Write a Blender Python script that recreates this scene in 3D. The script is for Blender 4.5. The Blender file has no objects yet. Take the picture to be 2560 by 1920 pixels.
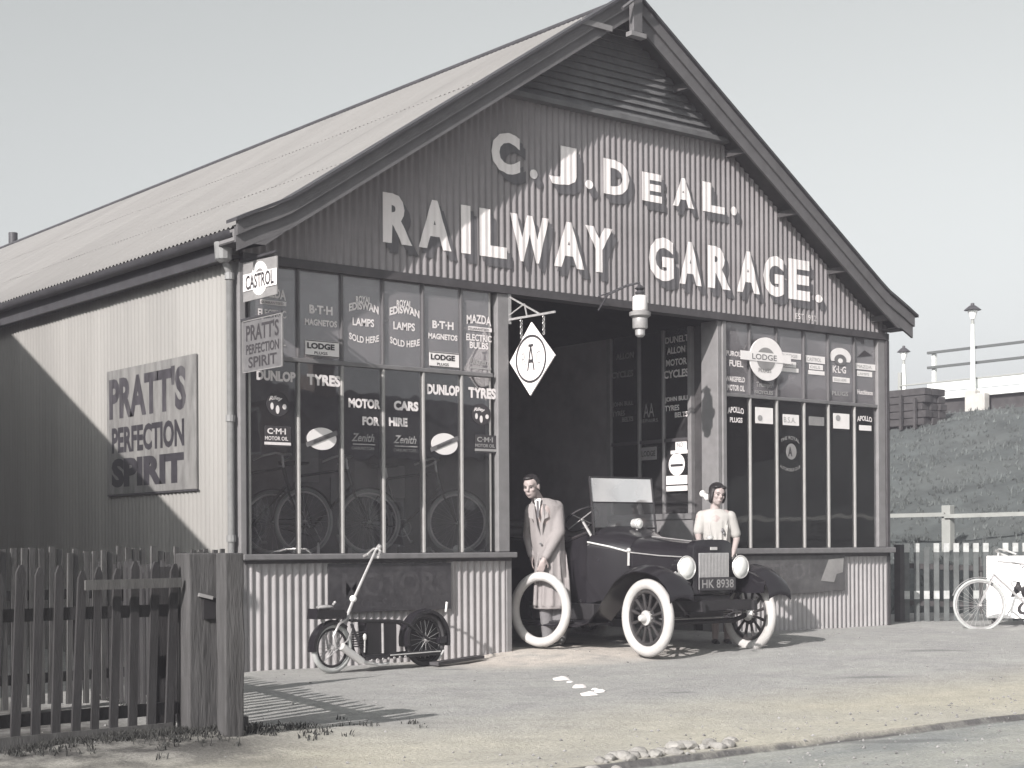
import bpy, bmesh, math, random
from mathutils import Vector, Matrix, noise
random.seed(7)
R = math.radians
PI = math.pi
sc = bpy.context.scene
COL = sc.collection

# ---------------------------------------------------------------- camera
YAW, ROLL, FPX, CY = 0.8929, -0.006, 3976.12, 1369.04
CAMP = Vector((-7.2309, -12.9252, 1.0509))
_fw = Vector((math.cos(YAW), math.sin(YAW), 0)); _r = _fw.cross(Vector((0, 0, 1))); _u = _r.cross(_fw)
_r2 = _r*math.cos(ROLL)+_u*math.sin(ROLL); _u2 = _u*math.cos(ROLL)-_r*math.sin(ROLL)
cam = bpy.data.cameras.new('camera'); camo = bpy.data.objects.new('camera', cam); COL.objects.link(camo)
M = Matrix(((_r2.x, _u2.x, -_fw.x, CAMP.x), (_r2.y, _u2.y, -_fw.y, CAMP.y), (_r2.z, _u2.z, -_fw.z, CAMP.z), (0, 0, 0, 1)))
camo.matrix_world = M
cam.sensor_width = 36; cam.lens = 36*FPX/2560; cam.shift_y = (CY-960)/2560; cam.clip_end = 3000; cam.clip_start = .1
sc.camera = camo
# measuring aid: a pixel of the 2560 px photograph -> point on a vertical plane / ground
def ray(px, py): return _fw+_r2*((px-1280)/FPX)-_u2*((py-CY)/FPX)
def onY(px, py, y=0.0):
    d = ray(px, py); p = CAMP+d*((y-CAMP.y)/d.y); return p
def onX(px, py, x=0.0):
    d = ray(px, py); p = CAMP+d*((x-CAMP.x)/d.x); return p
def onG(px, py, z=0.0):
    d = ray(px, py); p = CAMP+d*((z-CAMP.z)/d.z); return p
def onP(px, py, P0, az):
    n = Vector((-math.sin(az), math.cos(az), 0)); d = ray(px, py); return CAMP+d*((Vector(P0)-CAMP).dot(n)/d.dot(n))
def atD(px, py, dep): return CAMP+ray(px, py)*dep

# ---------------------------------------------------------------- light
SUN_AZ = math.atan2(-.350, -.937)      # direction towards the sun
SUN_EL = R(28.5)
w = bpy.data.worlds.new('World'); sc.world = w; w.use_nodes = True
nt = w.node_tree; nt.nodes.clear()
sky = nt.nodes.new('ShaderNodeTexSky'); sky.sky_type = 'NISHITA'; sky.sun_disc = False
sky.sun_elevation = SUN_EL; sky.sun_rotation = PI/2-SUN_AZ; sky.dust_density = 3.0; sky.air_density = 1.0; sky.ozone_density = 1.0
hs = nt.nodes.new('ShaderNodeHueSaturation'); hs.inputs['Saturation'].default_value = .04
tint = nt.nodes.new('ShaderNodeMix'); tint.data_type = 'RGBA'; tint.blend_type = 'MULTIPLY'; tint.inputs[0].default_value = 1; tint.inputs[7].default_value = (.965, 1.0, .985, 1)
bg = nt.nodes.new('ShaderNodeBackground'); bg.inputs[1].default_value = .105
wo = nt.nodes.new('ShaderNodeOutputWorld')
nt.links.new(sky.outputs[0], hs.inputs['Color']); nt.links.new(hs.outputs[0], tint.inputs[6]); nt.links.new(tint.outputs[2], bg.inputs[0]); nt.links.new(bg.outputs[0], wo.inputs[0])
sl = bpy.data.lights.new('sun', 'SUN'); sl.energy = 5.0; sl.angle = R(.5); sl.color = (1, .95, .915)
so = bpy.data.objects.new('sun', sl); COL.objects.link(so)
_sd = Vector((math.cos(SUN_EL)*math.cos(SUN_AZ), math.cos(SUN_EL)*math.sin(SUN_AZ), math.sin(SUN_EL)))
so.rotation_euler = _sd.to_track_quat('Z', 'Y').to_euler(); so.location = (-20, -10, 20)
sc.view_settings.view_transform = 'Standard'; sc.view_settings.look = 'None'; sc.view_settings.gamma = 1
sc.view_settings.use_curve_mapping = False; sc.view_settings.exposure = .56

# ---------------------------------------------------------------- materials
ALB = .66
def mat(name, c, rough=.7, metal=0., var=.0, vs=3., bump=0., bs=40., stretch=None, spec=.35, stain=0., tintc=None):
    m = bpy.data.materials.new(name); m.use_nodes = True
    n = m.node_tree; b = n.nodes['Principled BSDF']; L = n.links
    if isinstance(c, (int, float)): c = (c, c*.985, c*.985)
    kk = ALB if metal == 0 and c[0] < .72 else (.9 if metal == 0 else 1); c = tuple(v*kk for v in c); tintc = tuple(v*ALB for v in tintc) if tintc else None
    b.inputs['Base Color'].default_value = (*c, 1); b.inputs['Roughness'].default_value = rough; b.inputs['Metallic'].default_value = metal
    b.inputs['Specular IOR Level'].default_value = spec
    g = n.nodes.new('ShaderNodeNewGeometry'); mp = n.nodes.new('ShaderNodeMapping'); L.new(g.outputs['Position'], mp.inputs[0])
    if stretch: mp.inputs['Scale'].default_value = stretch
    if var > 0:
        t = n.nodes.new('ShaderNodeTexNoise'); t.inputs['Scale'].default_value = vs; t.inputs['Detail'].default_value = 8; t.inputs['Roughness'].default_value = .65
        L.new(mp.outputs[0], t.inputs['Vector'])
        r = n.nodes.new('ShaderNodeMapRange'); r.inputs[1].default_value = .3; r.inputs[2].default_value = .7; r.inputs[3].default_value = 1-var; r.inputs[4].default_value = 1+var*.8
        L.new(t.outputs[0], r.inputs[0])
        mx = n.nodes.new('ShaderNodeMix'); mx.data_type = 'RGBA'; mx.blend_type = 'MULTIPLY'; mx.inputs[0].default_value = 1; mx.inputs[6].default_value = (*c, 1)
        cc = n.nodes.new('ShaderNodeCombineColor')
        for i in range(3): L.new(r.outputs[0], cc.inputs[i])
        L.new(cc.outputs[0], mx.inputs[7]); out = mx.outputs[2]
        if stain > 0:
            t2 = n.nodes.new('ShaderNodeTexNoise'); t2.inputs['Scale'].default_value = vs*.35; t2.inputs['Detail'].default_value = 5
            L.new(mp.outputs[0], t2.inputs['Vector'])
            r2 = n.nodes.new('ShaderNodeMapRange'); r2.inputs[1].default_value = .5; r2.inputs[2].default_value = .68; r2.inputs[3].default_value = 0; r2.inputs[4].default_value = stain
            L.new(t2.outputs[0], r2.inputs[0])
            m2 = n.nodes.new('ShaderNodeMix'); m2.data_type = 'RGBA'; L.new(r2.outputs[0], m2.inputs[0]); L.new(out, m2.inputs[6])
            m2.inputs[7].default_value = (*(tintc or (c[0]*.45, c[1]*.43, c[2]*.42)), 1); out = m2.outputs[2]
        L.new(out, b.inputs['Base Color'])
    if bump > 0:
        t = n.nodes.new('ShaderNodeTexNoise'); t.inputs['Scale'].default_value = bs; t.inputs['Detail'].default_value = 6
        L.new(mp.outputs[0], t.inputs['Vector']); bp = n.nodes.new('ShaderNodeBump'); bp.inputs['Strength'].default_value = bump; bp.inputs['Distance'].default_value = .02
        L.new(t.outputs[0], bp.inputs['Height']); L.new(bp.outputs[0], b.inputs['Normal'])
    return m

def glassmat(name, dust, gloss, dustc=(.34, .33, .34), darken=1.0):
    m = bpy.data.materials.new(name); m.use_nodes = True; n = m.node_tree; n.nodes.clear(); L = n.links
    tr = n.nodes.new('ShaderNodeBsdfTransparent'); tr.inputs[0].default_value = (.95, .95, .96, 1)
    gl = n.nodes.new('ShaderNodeBsdfGlossy'); gl.inputs['Roughness'].default_value = .015; gl.inputs[0].default_value = (.95, .95, .95, 1)
    df = n.nodes.new('ShaderNodeBsdfDiffuse'); df.inputs[0].default_value = (*dustc, 1)
    lw = n.nodes.new('ShaderNodeFresnel'); lw.inputs[0].default_value = 1.5
    ma = n.nodes.new('ShaderNodeMath'); ma.operation = 'MULTIPLY_ADD'; ma.inputs[1].default_value = 1.15; ma.inputs[2].default_value = gloss; L.new(lw.outputs[0], ma.inputs[0])
    cl = n.nodes.new('ShaderNodeClamp'); L.new(ma.outputs[0], cl.inputs[0])
    g = n.nodes.new('ShaderNodeNewGeometry'); t = n.nodes.new('ShaderNodeTexNoise'); t.inputs['Scale'].default_value = 2.2; t.inputs['Detail'].default_value = 6
    L.new(g.outputs['Position'], t.inputs['Vector'])
    r = n.nodes.new('ShaderNodeMapRange'); r.inputs[1].default_value = .35; r.inputs[2].default_value = .7; r.inputs[3].default_value = dust*.6; r.inputs[4].default_value = dust*1.3; L.new(t.outputs[0], r.inputs[0])
    t3 = n.nodes.new('ShaderNodeTexNoise'); t3.inputs['Scale'].default_value = 1.6; L.new(g.outputs['Position'], t3.inputs['Vector'])
    bp = n.nodes.new('ShaderNodeBump'); bp.inputs['Strength'].default_value = .10; bp.inputs['Distance'].default_value = .03; L.new(t3.outputs[0], bp.inputs['Height']); L.new(bp.outputs[0], gl.inputs['Normal'])
    a = n.nodes.new('ShaderNodeMixShader'); b = n.nodes.new('ShaderNodeMixShader'); o = n.nodes.new('ShaderNodeOutputMaterial')
    L.new(cl.outputs[0], a.inputs[0]); L.new(tr.outputs[0], a.inputs[1]); L.new(gl.outputs[0], a.inputs[2])
    L.new(r.outputs[0], b.inputs[0]); L.new(a.outputs[0], b.inputs[1]); L.new(df.outputs[0], b.inputs[2]); L.new(b.outputs[0], o.inputs[0])
    return m

m_corr = mat('painted_corrugated_iron', (.32, .30, .308), .55, 0, .12, 2.5, .05, 60, spec=.3, stain=.18)
m_riser = mat('riser_corrugated_iron', (.50, .48, .485), .5, 0, .12, 2.5, .05, 60, spec=.3, stain=.25)
m_side = mat('side_wall_iron', (.37, .36, .345), .6, 0, .16, 1.6, .05, 50, stretch=(1, 1, .10), spec=.25, stain=.3, tintc=(.29, .285, .28))
m_roof = mat('roof_iron', (.315, .305, .298), .55, .0, .10, .7, .04, 30, stretch=(.5, 1.6, .5), spec=.35, stain=.18, tintc=(.25, .24, .235))
m_dark = mat('dark_painted_timber', (.085, .08, .085), .6, 0, .25, 6, .08, 50)
m_barge = mat('bargeboard_paint', (.15, .145, .15), .6, 0, .18, 5, .08, 50)
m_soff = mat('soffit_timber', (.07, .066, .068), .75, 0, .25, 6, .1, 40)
m_frame = mat('window_frame_paint', (.27, .262, .266), .5, 0, .15, 7, .05, 60)
m_mull = mat('glazing_bar_paint', (.42, .41, .40), .5, 0, .12, 9, .05, 60)
m_sill = mat('sill_paint', (.22, .215, .22), .5, 0, .2, 8, .06, 60)
m_louv = mat('gable_boards_paint', (.17, .17, .175), .65, 0, .25, 4, .08, 40)
m_lead = mat('gutter_iron', (.07, .068, .075), .5, 0, .3, 8)
m_pipe = mat('downpipe_iron', (.30, .30, .30), .5, 0, .2, 8)
m_white = mat('letter_white_paint', (.80, .755, .75), .6, 0, .05, 5)
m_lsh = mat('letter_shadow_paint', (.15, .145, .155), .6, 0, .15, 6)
m_wlet = mat('window_letter_white', (.74, .70, .70), .6, 0, .10, 30)
m_wlet2 = mat('window_letter_grey', (.42, .41, .41), .6, 0, .12, 30)
m_wdk = mat('window_letter_dark', (.06, .055, .06), .6)
m_int = mat('interior_boards', (.24, .22, .232), .85, 0, .3, 3, .1, 30)
m_intd = mat('interior_dark', (.34, .315, .33), .9, 0, .3, 2)
m_floor = mat('garage_floor', (.34, .325, .31), .85, 0, .25, 3)
m_glassU = glassmat('upper_glass', .42, .13, (.30, .285, .30))  # diffuse dust also stands in for the sky reflected in these panes
m_glass = glassmat('shop_glass', .02, .02)
m_glassW = glassmat('windscreen_glass', .50, .20, (.62, .60, .60))
m_glassC = glassmat('clear_car_glass', .10, .05)
m_enw = mat('enamel_white', (.78, .75, .745), .3, 0, .05, 10, spec=.5)
m_engr = mat('enamel_grey', (.20, .195, .20), .35, 0, .2, 9, spec=.5)
m_engm = mat('enamel_midgrey', (.34, .33, .33), .35, 0, .15, 9, spec=.5, stain=.3, tintc=(.55, .54, .52))
m_endk = mat('enamel_dark', (.06, .057, .063), .4, 0, .35, 14, spec=.4, stain=.3, tintc=(.13, .125, .13))
m_black = mat('car_black_enamel', (.022, .020, .024), .22, 0, .15, 8, spec=.55)
m_blackm = mat('matt_black_iron', (.035, .033, .036), .55, 0, .25, 20)
m_tyrew = mat('white_rubber_tyre', (.68, .66, .645), .75, 0, .12, 9, .12, 60, stain=.25, tintc=(.45, .43, .42))
m_tyred = mat('dark_rubber', (.07, .067, .07), .7, 0, .2, 20)
m_tyreg = mat('pale_grey_rubber', (.56, .57, .56), .7, 0, .08, 20)
m_spoke = mat('varnished_spoke', (.06, .056, .057), .35, 0, .2, 20)
m_nick = mat('nickel_plate', (.66, .65, .64), .35, .45)
m_steel = mat('dull_steel', (.42, .41, .41), .35, .4, .2, 20)
m_lens = mat('lamp_lens', (.82, .82, .80), .12, 0, .06, 60, .1, 120, spec=.6)
m_rad = mat('radiator_core', (.36, .355, .36), .6, .1, .12, 60, .4, 160)
m_leath = mat('black_leather', (.05, .045, .048), .5, 0, .3, 20, .2, 80)
m_skin = mat('skin', (.50, .42, .405), .55, 0, .05, 20)
m_coat = mat('pale_dust_coat', (.37, .34, .338), .85, 0, .07, 6, .12, 60)
m_trou = mat('grey_trousers', (.26, .25, .26), .85, 0, .15, 9)
m_shirt = mat('white_shirt', (.75, .73, .72), .8)
m_tie = mat('dark_necktie', (.16, .15, .16), .7)
m_hair = mat('dark_hair', (.03, .026, .028), .4, 0, .3, 40, .3, 150)
m_dress = mat('pale_dress', (.54, .52, .50), .85, 0, .05, 8, .12, 60)
m_shoe = mat('black_shoe', (.03, .03, .03), .4)
m_fence = mat('weathered_picket', (.05, .048, .05), .85, 0, .35, 5, .2, 40, stretch=(3, 3, .6))
m_fence2 = mat('pale_picket', (.12, .117, .116), .85, 0, .35, 6, .2, 40, stretch=(3, 3, .6))
m_post = mat('old_gatepost_timber', (.10, .097, .098), .9, 0, .4, 7, .4, 22, stretch=(2.5, 2.5, .35), stain=.5)
m_grassd = mat('grass_blades', (.06, .06, .057), .8, 0, .4, 3)
m_bank = mat('embankment_turf', (.105, .118, .118), .95, 0, .35, 1.4, .5, 7, stain=.35, tintc=(.16, .17, .165))
m_blade = mat('bank_grass_blades', (.15, .165, .162), .85, 0, .45, 1.0)
m_plat = mat('platform_white', (.72, .74, .72), .7, 0, .08, 2)
m_platg = mat('platform_grey', (.42, .43, .41), .7, 0, .15, 2)
m_sleep = mat('sleeper_timber', (.075, .07, .072), .9, 0, .4, 4, .3, 20)
m_conc = mat('pale_concrete', (.62, .60, .57), .85, 0, .15, 3)
m_brick = mat('neighbour_brick', (.28, .24, .22), .85, 0, .2, 3, .2, 20)
m_slate = mat('neighbour_slate', (.16, .16, .17), .7, 0, .2, 3)
m_stone = mat('rubble_stone', (.40, .385, .365), .9, 0, .35, 9, .4, 30)

# ---------------------------------------------------------------- mesh builder
class MB:
    def __init__(s): s.v = []; s.f = []
    def add(s, vs, fs):
        o = len(s.v); s.v += [Vector(p) for p in vs]; s.f += [tuple(i+o for i in f) for f in fs]; return s
    def box(s, a, b):
        x0, y0, z0 = a; x1, y1, z1 = b
        return s.add([(x0,y0,z0),(x1,y0,z0),(x1,y1,z0),(x0,y1,z0),(x0,y0,z1),(x1,y0,z1),(x1,y1,z1),(x0,y1,z1)],
                     [(0,3,2,1),(4,5,6,7),(0,1,5,4),(1,2,6,5),(2,3,7,6),(3,0,4,7)])
    def bar(s, p0, p1, wd, th, up=(0, 0, 1)):   # rectangular bar from p0 to p1
        p0 = Vector(p0); p1 = Vector(p1); d = (p1-p0).normalized(); u = Vector(up)
        a = d.cross(u)
        if a.length < 1e-4: a = d.cross(Vector((1, 0, 0)))
        a.normalize(); b = a.cross(d); a *= wd/2; b *= th/2
        return s.add([p0-a-b, p0+a-b, p0+a+b, p0-a+b, p1-a-b, p1+a-b, p1+a+b, p1-a+b],
                     [(0,1,2,3),(7,6,5,4),(0,4,5,1),(1,5,6,2),(2,6,7,3),(3,7,4,0)])
    def tube(s, pts, r, n=8, cap=True):
        pts = [Vector(p) for p in pts]; k = len(pts); rs = r if isinstance(r, (list, tuple)) else [r]*k
        vs = []; prev = None
        for i, p in enumerate(pts):
            d = (pts[min(i+1, k-1)]-pts[max(i-1, 0)]).normalized()
            if prev is None:
                a = d.cross(Vector((0, 0, 1)));
                if a.length < 1e-3: a = d.cross(Vector((1, 0, 0)))
            else: a = prev-d*prev.dot(d)
            a.normalize(); prev = a; b = d.cross(a)
            for j in range(n):
                t = 2*PI*j/n; vs.append(p+(a*math.cos(t)+b*math.sin(t))*rs[i])
        fs = [(i*n+j, i*n+(j+1) % n, (i+1)*n+(j+1) % n, (i+1)*n+j) for i in range(k-1) for j in range(n)]
        if cap: fs += [tuple(range(n))[::-1], tuple((k-1)*n+j for j in range(n))]
        return s.add(vs, fs)
    def lathe(s, c, ax, prof, n=20):   # prof = [(dist along axis, radius)]
        c = Vector(c); ax = Vector(ax).normalized()
        return s.tube_l([c+ax*p[0] for p in prof], [max(p[1], 1e-4) for p in prof], ax, n)
    def tube_l(s, pts, rs, ax, n):
        a = ax.cross(Vector((0, 0, 1)))
        if a.length < 1e-3: a = ax.cross(Vector((1, 0, 0)))
        a.normalize(); b = ax.cross(a); k = len(pts); vs = []
        for p, r in zip(pts, rs):
            for j in range(n):
                t = 2*PI*j/n; vs.append(p+(a*math.cos(t)+b*math.sin(t))*r)
        fs = [(i*n+j, i*n+(j+1) % n, (i+1)*n+(j+1) % n, (i+1)*n+j) for i in range(k-1) for j in range(n)]
        fs += [tuple(range(n))[::-1], tuple((k-1)*n+j for j in range(n))]
        return s.add(vs, fs)
    def torus(s, c, ax, R_, r, nR=48, nr=8, rx=None, arc=(0, 2*PI)):   # rx: half width along axis
        c = Vector(c); ax = Vector(ax).normalized(); a = ax.cross(Vector((0, 0, 1)))
        if a.length < 1e-3: a = ax.cross(Vector((1, 0, 0)))
        a.normalize(); b = ax.cross(a); rx = rx or r; full = abs(arc[1]-arc[0]-2*PI) < 1e-6; N = nR if full else nR+1; vs = []
        for i in range(N):
            t = arc[0]+(arc[1]-arc[0])*i/nR; d = a*math.cos(t)+b*math.sin(t)
            for j in range(nr):
                q = 2*PI*j/nr; vs.append(c+d*(R_+r*math.cos(q))+ax*(rx*math.sin(q)))
        fs = [(i*nr+j, i*nr+(j+1) % nr, ((i+1) % N)*nr+(j+1) % nr, ((i+1) % N)*nr+j) for i in range(nR) for j in range(nr)]
        return s.add(vs, fs)
    def ell(s, c, r, n=12, m=8, rot=None):
        c = Vector(c); r = (r, r, r) if isinstance(r, (int, float)) else r; vs = []
        for i in range(m+1):
            t = PI*i/m
            for j in range(n):
                q = 2*PI*j/n; p = Vector((r[0]*math.sin(t)*math.cos(q), r[1]*math.sin(t)*math.sin(q), r[2]*math.cos(t)))
                if rot is not None: p = rot @ p
                vs.append(c+p)
        return s.add(vs, [(i*n+j, (i+1)*n+j, (i+1)*n+(j+1) % n, i*n+(j+1) % n) for i in range(m) for j in range(n)])
    def prism(s, poly, ext):   # extrude polygon (3d pts) by vector
        poly = [Vector(p) for p in poly]; e = Vector(ext); k = len(poly)
        return s.add(poly+[p+e for p in poly], [tuple(range(k)), tuple(range(2*k-1, k-1, -1))]+[(i, i+k, (i+1) % k+k, (i+1) % k) for i in range(k)])
    def xf(s, Mx): s.v = [Mx @ p for p in s.v]; return s
    def mesh(s, name, m, smooth=False):
        me = bpy.data.meshes.new(name); me.from_pydata([tuple(p) for p in s.v], [], s.f)
        bm = bmesh.new(); bm.from_mesh(me); bmesh.ops.recalc_face_normals(bm, faces=bm.faces); bm.to_mesh(me); bm.free()
        me.materials.append(m)
        if smooth: shade(me, 40 if smooth is True else smooth)
        return me
    def build(s, name, m, parent=None, smooth=False, bevel=0):
        if parent is not None:
            inv = rootm(parent).inverted(); s.v = [inv @ p for p in s.v]
        o = bpy.data.objects.new(name, s.mesh(name, m, smooth)); COL.objects.link(o)
        if parent is not None: o.parent = parent
        if bevel:
            bv = o.modifiers.new('bevel', 'BEVEL'); bv.width = bevel; bv.segments = 2; bv.limit_method = 'ANGLE'
        return o
def shade(me, ang=40):
    for p in me.polygons: p.use_smooth = True
    bm = bmesh.new(); bm.from_mesh(me)
    for e in bm.edges:
        if len(e.link_faces) == 2 and e.calc_face_angle(0) > R(ang): e.smooth = False
    bm.to_mesh(me); bm.free()
def rootm(o):
    r = o
    while r.parent: r = r.parent
    return Matrix.Translation(r.location) @ r.rotation_euler.to_matrix().to_4x4()
def thing(name, label, cat, loc=(0, 0, 0), rz=0, group=None):
    o = bpy.data.objects.new(name, None); COL.objects.link(o); o.location = loc; o.rotation_euler = (0, 0, rz); o.empty_display_size = .2
    o['label'] = label; o['category'] = cat
    if group: o['group'] = group
    return o
def tag(o, label, cat, group=None):
    o['label'] = label; o['category'] = cat
    if group: o['group'] = group
    return o
def inst(me, name, parent, loc, rot=(0, 0, 0)):      # shared mesh, world location loc
    o = bpy.data.objects.new(name, me); COL.objects.link(o); o.parent = parent
    r = parent
    while r.parent: r = r.parent
    Mx = rootm(parent).inverted() @ Matrix.Translation(Vector(loc)); o.location = Mx.to_translation()
    o.rotation_euler = (rot[0], rot[1], rot[2]-r.rotation_euler.z); return o

# ---------------------------------------------------------------- text
_tc = {}
def tmesh(s, off=.02, shear=0):
    k = (s, off, shear)
    if k in _tc: return _tc[k]
    cu = bpy.data.curves.new('t', 'FONT'); cu.body = s; cu.size = 1; cu.offset = off; cu.resolution_u = 3; cu.shear = shear; cu.fill_mode = 'FRONT'
    o = bpy.data.objects.new('t', cu); COL.objects.link(o)
    me = bpy.data.meshes.new_from_object(o); bpy.data.objects.remove(o)
    vs = [(v.co.x, v.co.y) for v in me.vertices]; fs = [tuple(p.vertices) for p in me.polygons]
    x0 = min(v[0] for v in vs); x1 = max(v[0] for v in vs); y0 = min(v[1] for v in vs); y1 = max(v[1] for v in vs)
    vs = [((x-x0)/(x1-x0), (y-y0)/(y1-y0)) for x, y in vs]
    bpy.data.meshes.remove(me); _tc[k] = (vs, fs, (x1-x0)/(y1-y0)); return _tc[k]
def text(mb, s, O, U, V, wd, h, off=.02, shear=0, arch=0., fade=0.):
    # O = centre point, U/V unit vectors; arch lifts the middle by arch*h
    vs, fs, asp = tmesh(s, off, shear); O = Vector(O); U = Vector(U); V = Vector(V)
    out = []
    for x, y in vs:
        a = (x-.5)*wd; b = (y-.5)*h + arch*h*(1-4*(x-.5)**2); out.append(O+U*a+V*b)
    mb.add(out, fs)
UX, UZ, UYN = Vector((1, 0, 0)), Vector((0, 0, 1)), Vector((0, -1, 0))
def T(mb, s, px, py, wpx, hpx, y=.028, **k):          # lettering on the shopfront, measured in the photograph
    px -= 2.5; wpx *= .93
    a = onY(px-wpx/2, py, y); b = onY(px+wpx/2, py, y); c = onY(px, py, y); t = onY(px, py-hpx/2, y); u = onY(px, py+hpx/2, y)
    text(mb, s, c, UX, UZ, b.x-a.x, t.z-u.z, **k)
def RC(mb, px, py, wpx, hpx, y=.03, th=.003):       # flat rectangle
    a = onY(px-wpx/2, py, y); b = onY(px+wpx/2, py, y); t = onY(px, py-hpx/2, y).z; u = onY(px, py+hpx/2, y).z
    mb.box((a.x, y-th, u), (b.x, y, t))
def EL(mb, px, py, wpx, hpx, y=.03, th=.003, n=28, rot=0, cut=None):
    c = onY(px, py, y); rx = (onY(px+wpx/2, py, y).x-onY(px-wpx/2, py, y).x)/2; rz = (onY(px, py-hpx/2, y).z-onY(px, py+hpx/2, y).z)/2
    pts = []
    a0, a1 = cut or (0, 2*PI)
    for i in range(n):
        t = a0+(a1-a0)*i/(n if not cut else n-1); pts.append((c.x+rx*math.cos(t), y, c.z+rz*math.sin(t)))
    mb.prism(pts, (0, -th, 0))

# ---------------------------------------------------------------- ground
def sm(a, b, x):
    t = min(1, max(0, (x-a)/(b-a))); return t*t*(3-2*t)
def kerb_y(x): return -7.15+.05*noise.noise((x*.8, 3, 0))+(.35*sm(-.9, -2.2, x) if x < -.9 else 0)*-1*0
def gz(x, y):
    z = -.075
    z += .10*sm(3.2, 6.5, x)*sm(-6, -1.2, y)                 # rises to the right
    z += .055*sm(2.2, 3.4, x)*(1-sm(6.2, 7.5, x))*sm(-1.7, -.2, y)*(1-.5*sm(3.2, 6.5, x))    # ramp at the doorway
    z += -.02*sm(-3, -6, y)*0
    k = -6.8+.04*noise.noise((x*.9, 1.3, 0))+.02*noise.noise((x*4, 1.3, 0))
    z += -.032*sm(k, k-.03, y)                                # road below the verge
    z += .09*math.exp(-(((x+3.2)/1.3)**2+((y+4.75)/.55)**2))       # earth mound at the gateposts
    z += .006*noise.noise((x*2.2, y*2.2, 0))+.004*noise.noise((x*9, y*9, 0))
    return z
def axis(lo, hi, st, far):
    a = [-f for f in far[::-1]]+[]; n = int((hi-lo)/st); return sorted(set([round(lo+i*st, 4) for i in range(n+1)]+[f for f in far]))
xs = axis(-7, 14, .1, [-900, -300, -120, -60, -35, -22, -14, -10, -8, 15, 16.5, 19, 23, 30, 45, 80, 160, 400, 900])
ys = axis(-9.5, 1.2, .08, [-900, -300, -120, -60, -40, -28, -20, -16, -13, -11, -10, 2, 3, 5, 8, 12, 18, 25, 40, 80, 200, 500, 900])
ys = sorted(ys+[round(-6.87+.012*i, 3) for i in range(10)])
gv = [(x, y, gz(x, y) if (-9 < x < 16 and -11 < y < 3) else (-.075 if y > -6.8 else -.107)) for y in ys for x in xs]
nx = len(xs); gf = [(j*nx+i, j*nx+i+1, (j+1)*nx+i+1, (j+1)*nx+i) for j in range(len(ys)-1) for i in range(nx-1)]
def ground_material():
    m = bpy.data.materials.new('gravel_forecourt_and_road'); m.use_nodes = True; n = m.node_tree; L = n.links; b = n.nodes['Principled BSDF']
    b.inputs['Roughness'].default_value = .95; b.inputs['Specular IOR Level'].default_value = .15
    g = n.nodes.new('ShaderNodeNewGeometry'); sp = n.nodes.new('ShaderNodeSeparateXYZ'); L.new(g.outputs['Position'], sp.inputs[0])
    def nz(scale, det=6, rough=.6, mp=None):
        t = n.nodes.new('ShaderNodeTexNoise'); t.inputs['Scale'].default_value = scale; t.inputs['Detail'].default_value = det; t.inputs['Roughness'].default_value = rough
        if mp:
            q = n.nodes.new('ShaderNodeMapping'); q.inputs['Scale'].default_value = mp; L.new(g.outputs['Position'], q.inputs[0]); L.new(q.outputs[0], t.inputs['Vector'])
        else: L.new(g.outputs['Position'], t.inputs['Vector'])
        return t.outputs[0]
    def mr(i, a, c, d=0., e=1., cl=True):
        r = n.nodes.new('ShaderNodeMapRange'); r.inputs[1].default_value = a; r.inputs[2].default_value = c; r.inputs[3].default_value = d; r.inputs[4].default_value = e; r.clamp = cl
        L.new(i, r.inputs[0]); return r.outputs[0]
    def mixc(fac, A, B, mode='MIX'):
        x = n.nodes.new('ShaderNodeMix'); x.data_type = 'RGBA'; x.blend_type = mode
        if isinstance(fac, float): x.inputs[0].default_value = fac
        else: L.new(fac, x.inputs[0])
        for k, c in ((6, A), (7, B)):
            if isinstance(c, tuple): x.inputs[k].default_value = (c[0]*ALB, c[1]*ALB, c[2]*ALB, 1)
            else: L.new(c, x.inputs[k])
        return x.outputs[2]
    def mul(a, b_):
        x = n.nodes.new('ShaderNodeMath'); x.operation = 'MULTIPLY'
        for k, c in ((0, a), (1, b_)):
            if isinstance(c, float): x.inputs[k].default_value = c
            else: L.new(c, x.inputs[k])
        return x.outputs[0]
    base = mixc(mr(nz(.9, 8, .7), .35, .65), (.44, .435, .43), (.53, .525, .505))
    # pale trodden sand band along the verge and at the doorway
    y = sp.outputs[1]; x = sp.outputs[0]
    band = mul(mr(y, -4.3, -5.6), mr(nz(.45, 6, .6), .25, .6, .3, 1.))
    base = mixc(band, base, (.64, .605, .51))
    door = mul(mul(mr(y, -1.75, -1.1), mr(x, 1.5, 2.3)), mr(x, 5.0, 4.0))
    base = mixc(mul(door, mr(nz(2.5, 5), .3, .5, .4, 1.)), base, (.74, .68, .62))
    road = mr(y, -6.80, -6.86)
    rc = mixc(mr(nz(1.1, 7, .65, (.35, 1.6, 1)), .38, .62), (.36, .375, .37), (.52, .52, .48))
    base = mixc(road, base, rc)
    edge = mul(mul(mr(y, -6.77, -6.81), mr(y, -6.88, -6.84)), mr(nz(4, 5), .3, .5, .45, 1.))
    base = mixc(edge, base, (.16, .155, .155))
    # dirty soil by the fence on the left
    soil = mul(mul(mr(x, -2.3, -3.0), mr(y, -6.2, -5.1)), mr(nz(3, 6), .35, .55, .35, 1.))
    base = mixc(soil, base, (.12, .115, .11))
    sp1 = mr(nz(26, 4, .5), .66, .72); base = mixc(mul(sp1, .35), base, (.2, .2, .2))
    sp2 = mr(nz(60, 3, .5), .30, .75, .80, 1.22, False); cc = n.nodes.new('ShaderNodeCombineColor')
    for i in range(3): L.new(sp2, cc.inputs[i])
    base = mixc(1.0, base, cc.outputs[0], 'MULTIPLY')
    big = mr(nz(5, 6, .7), .3, .7, .86, 1.14, False); c2 = n.nodes.new('ShaderNodeCombineColor')
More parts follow.
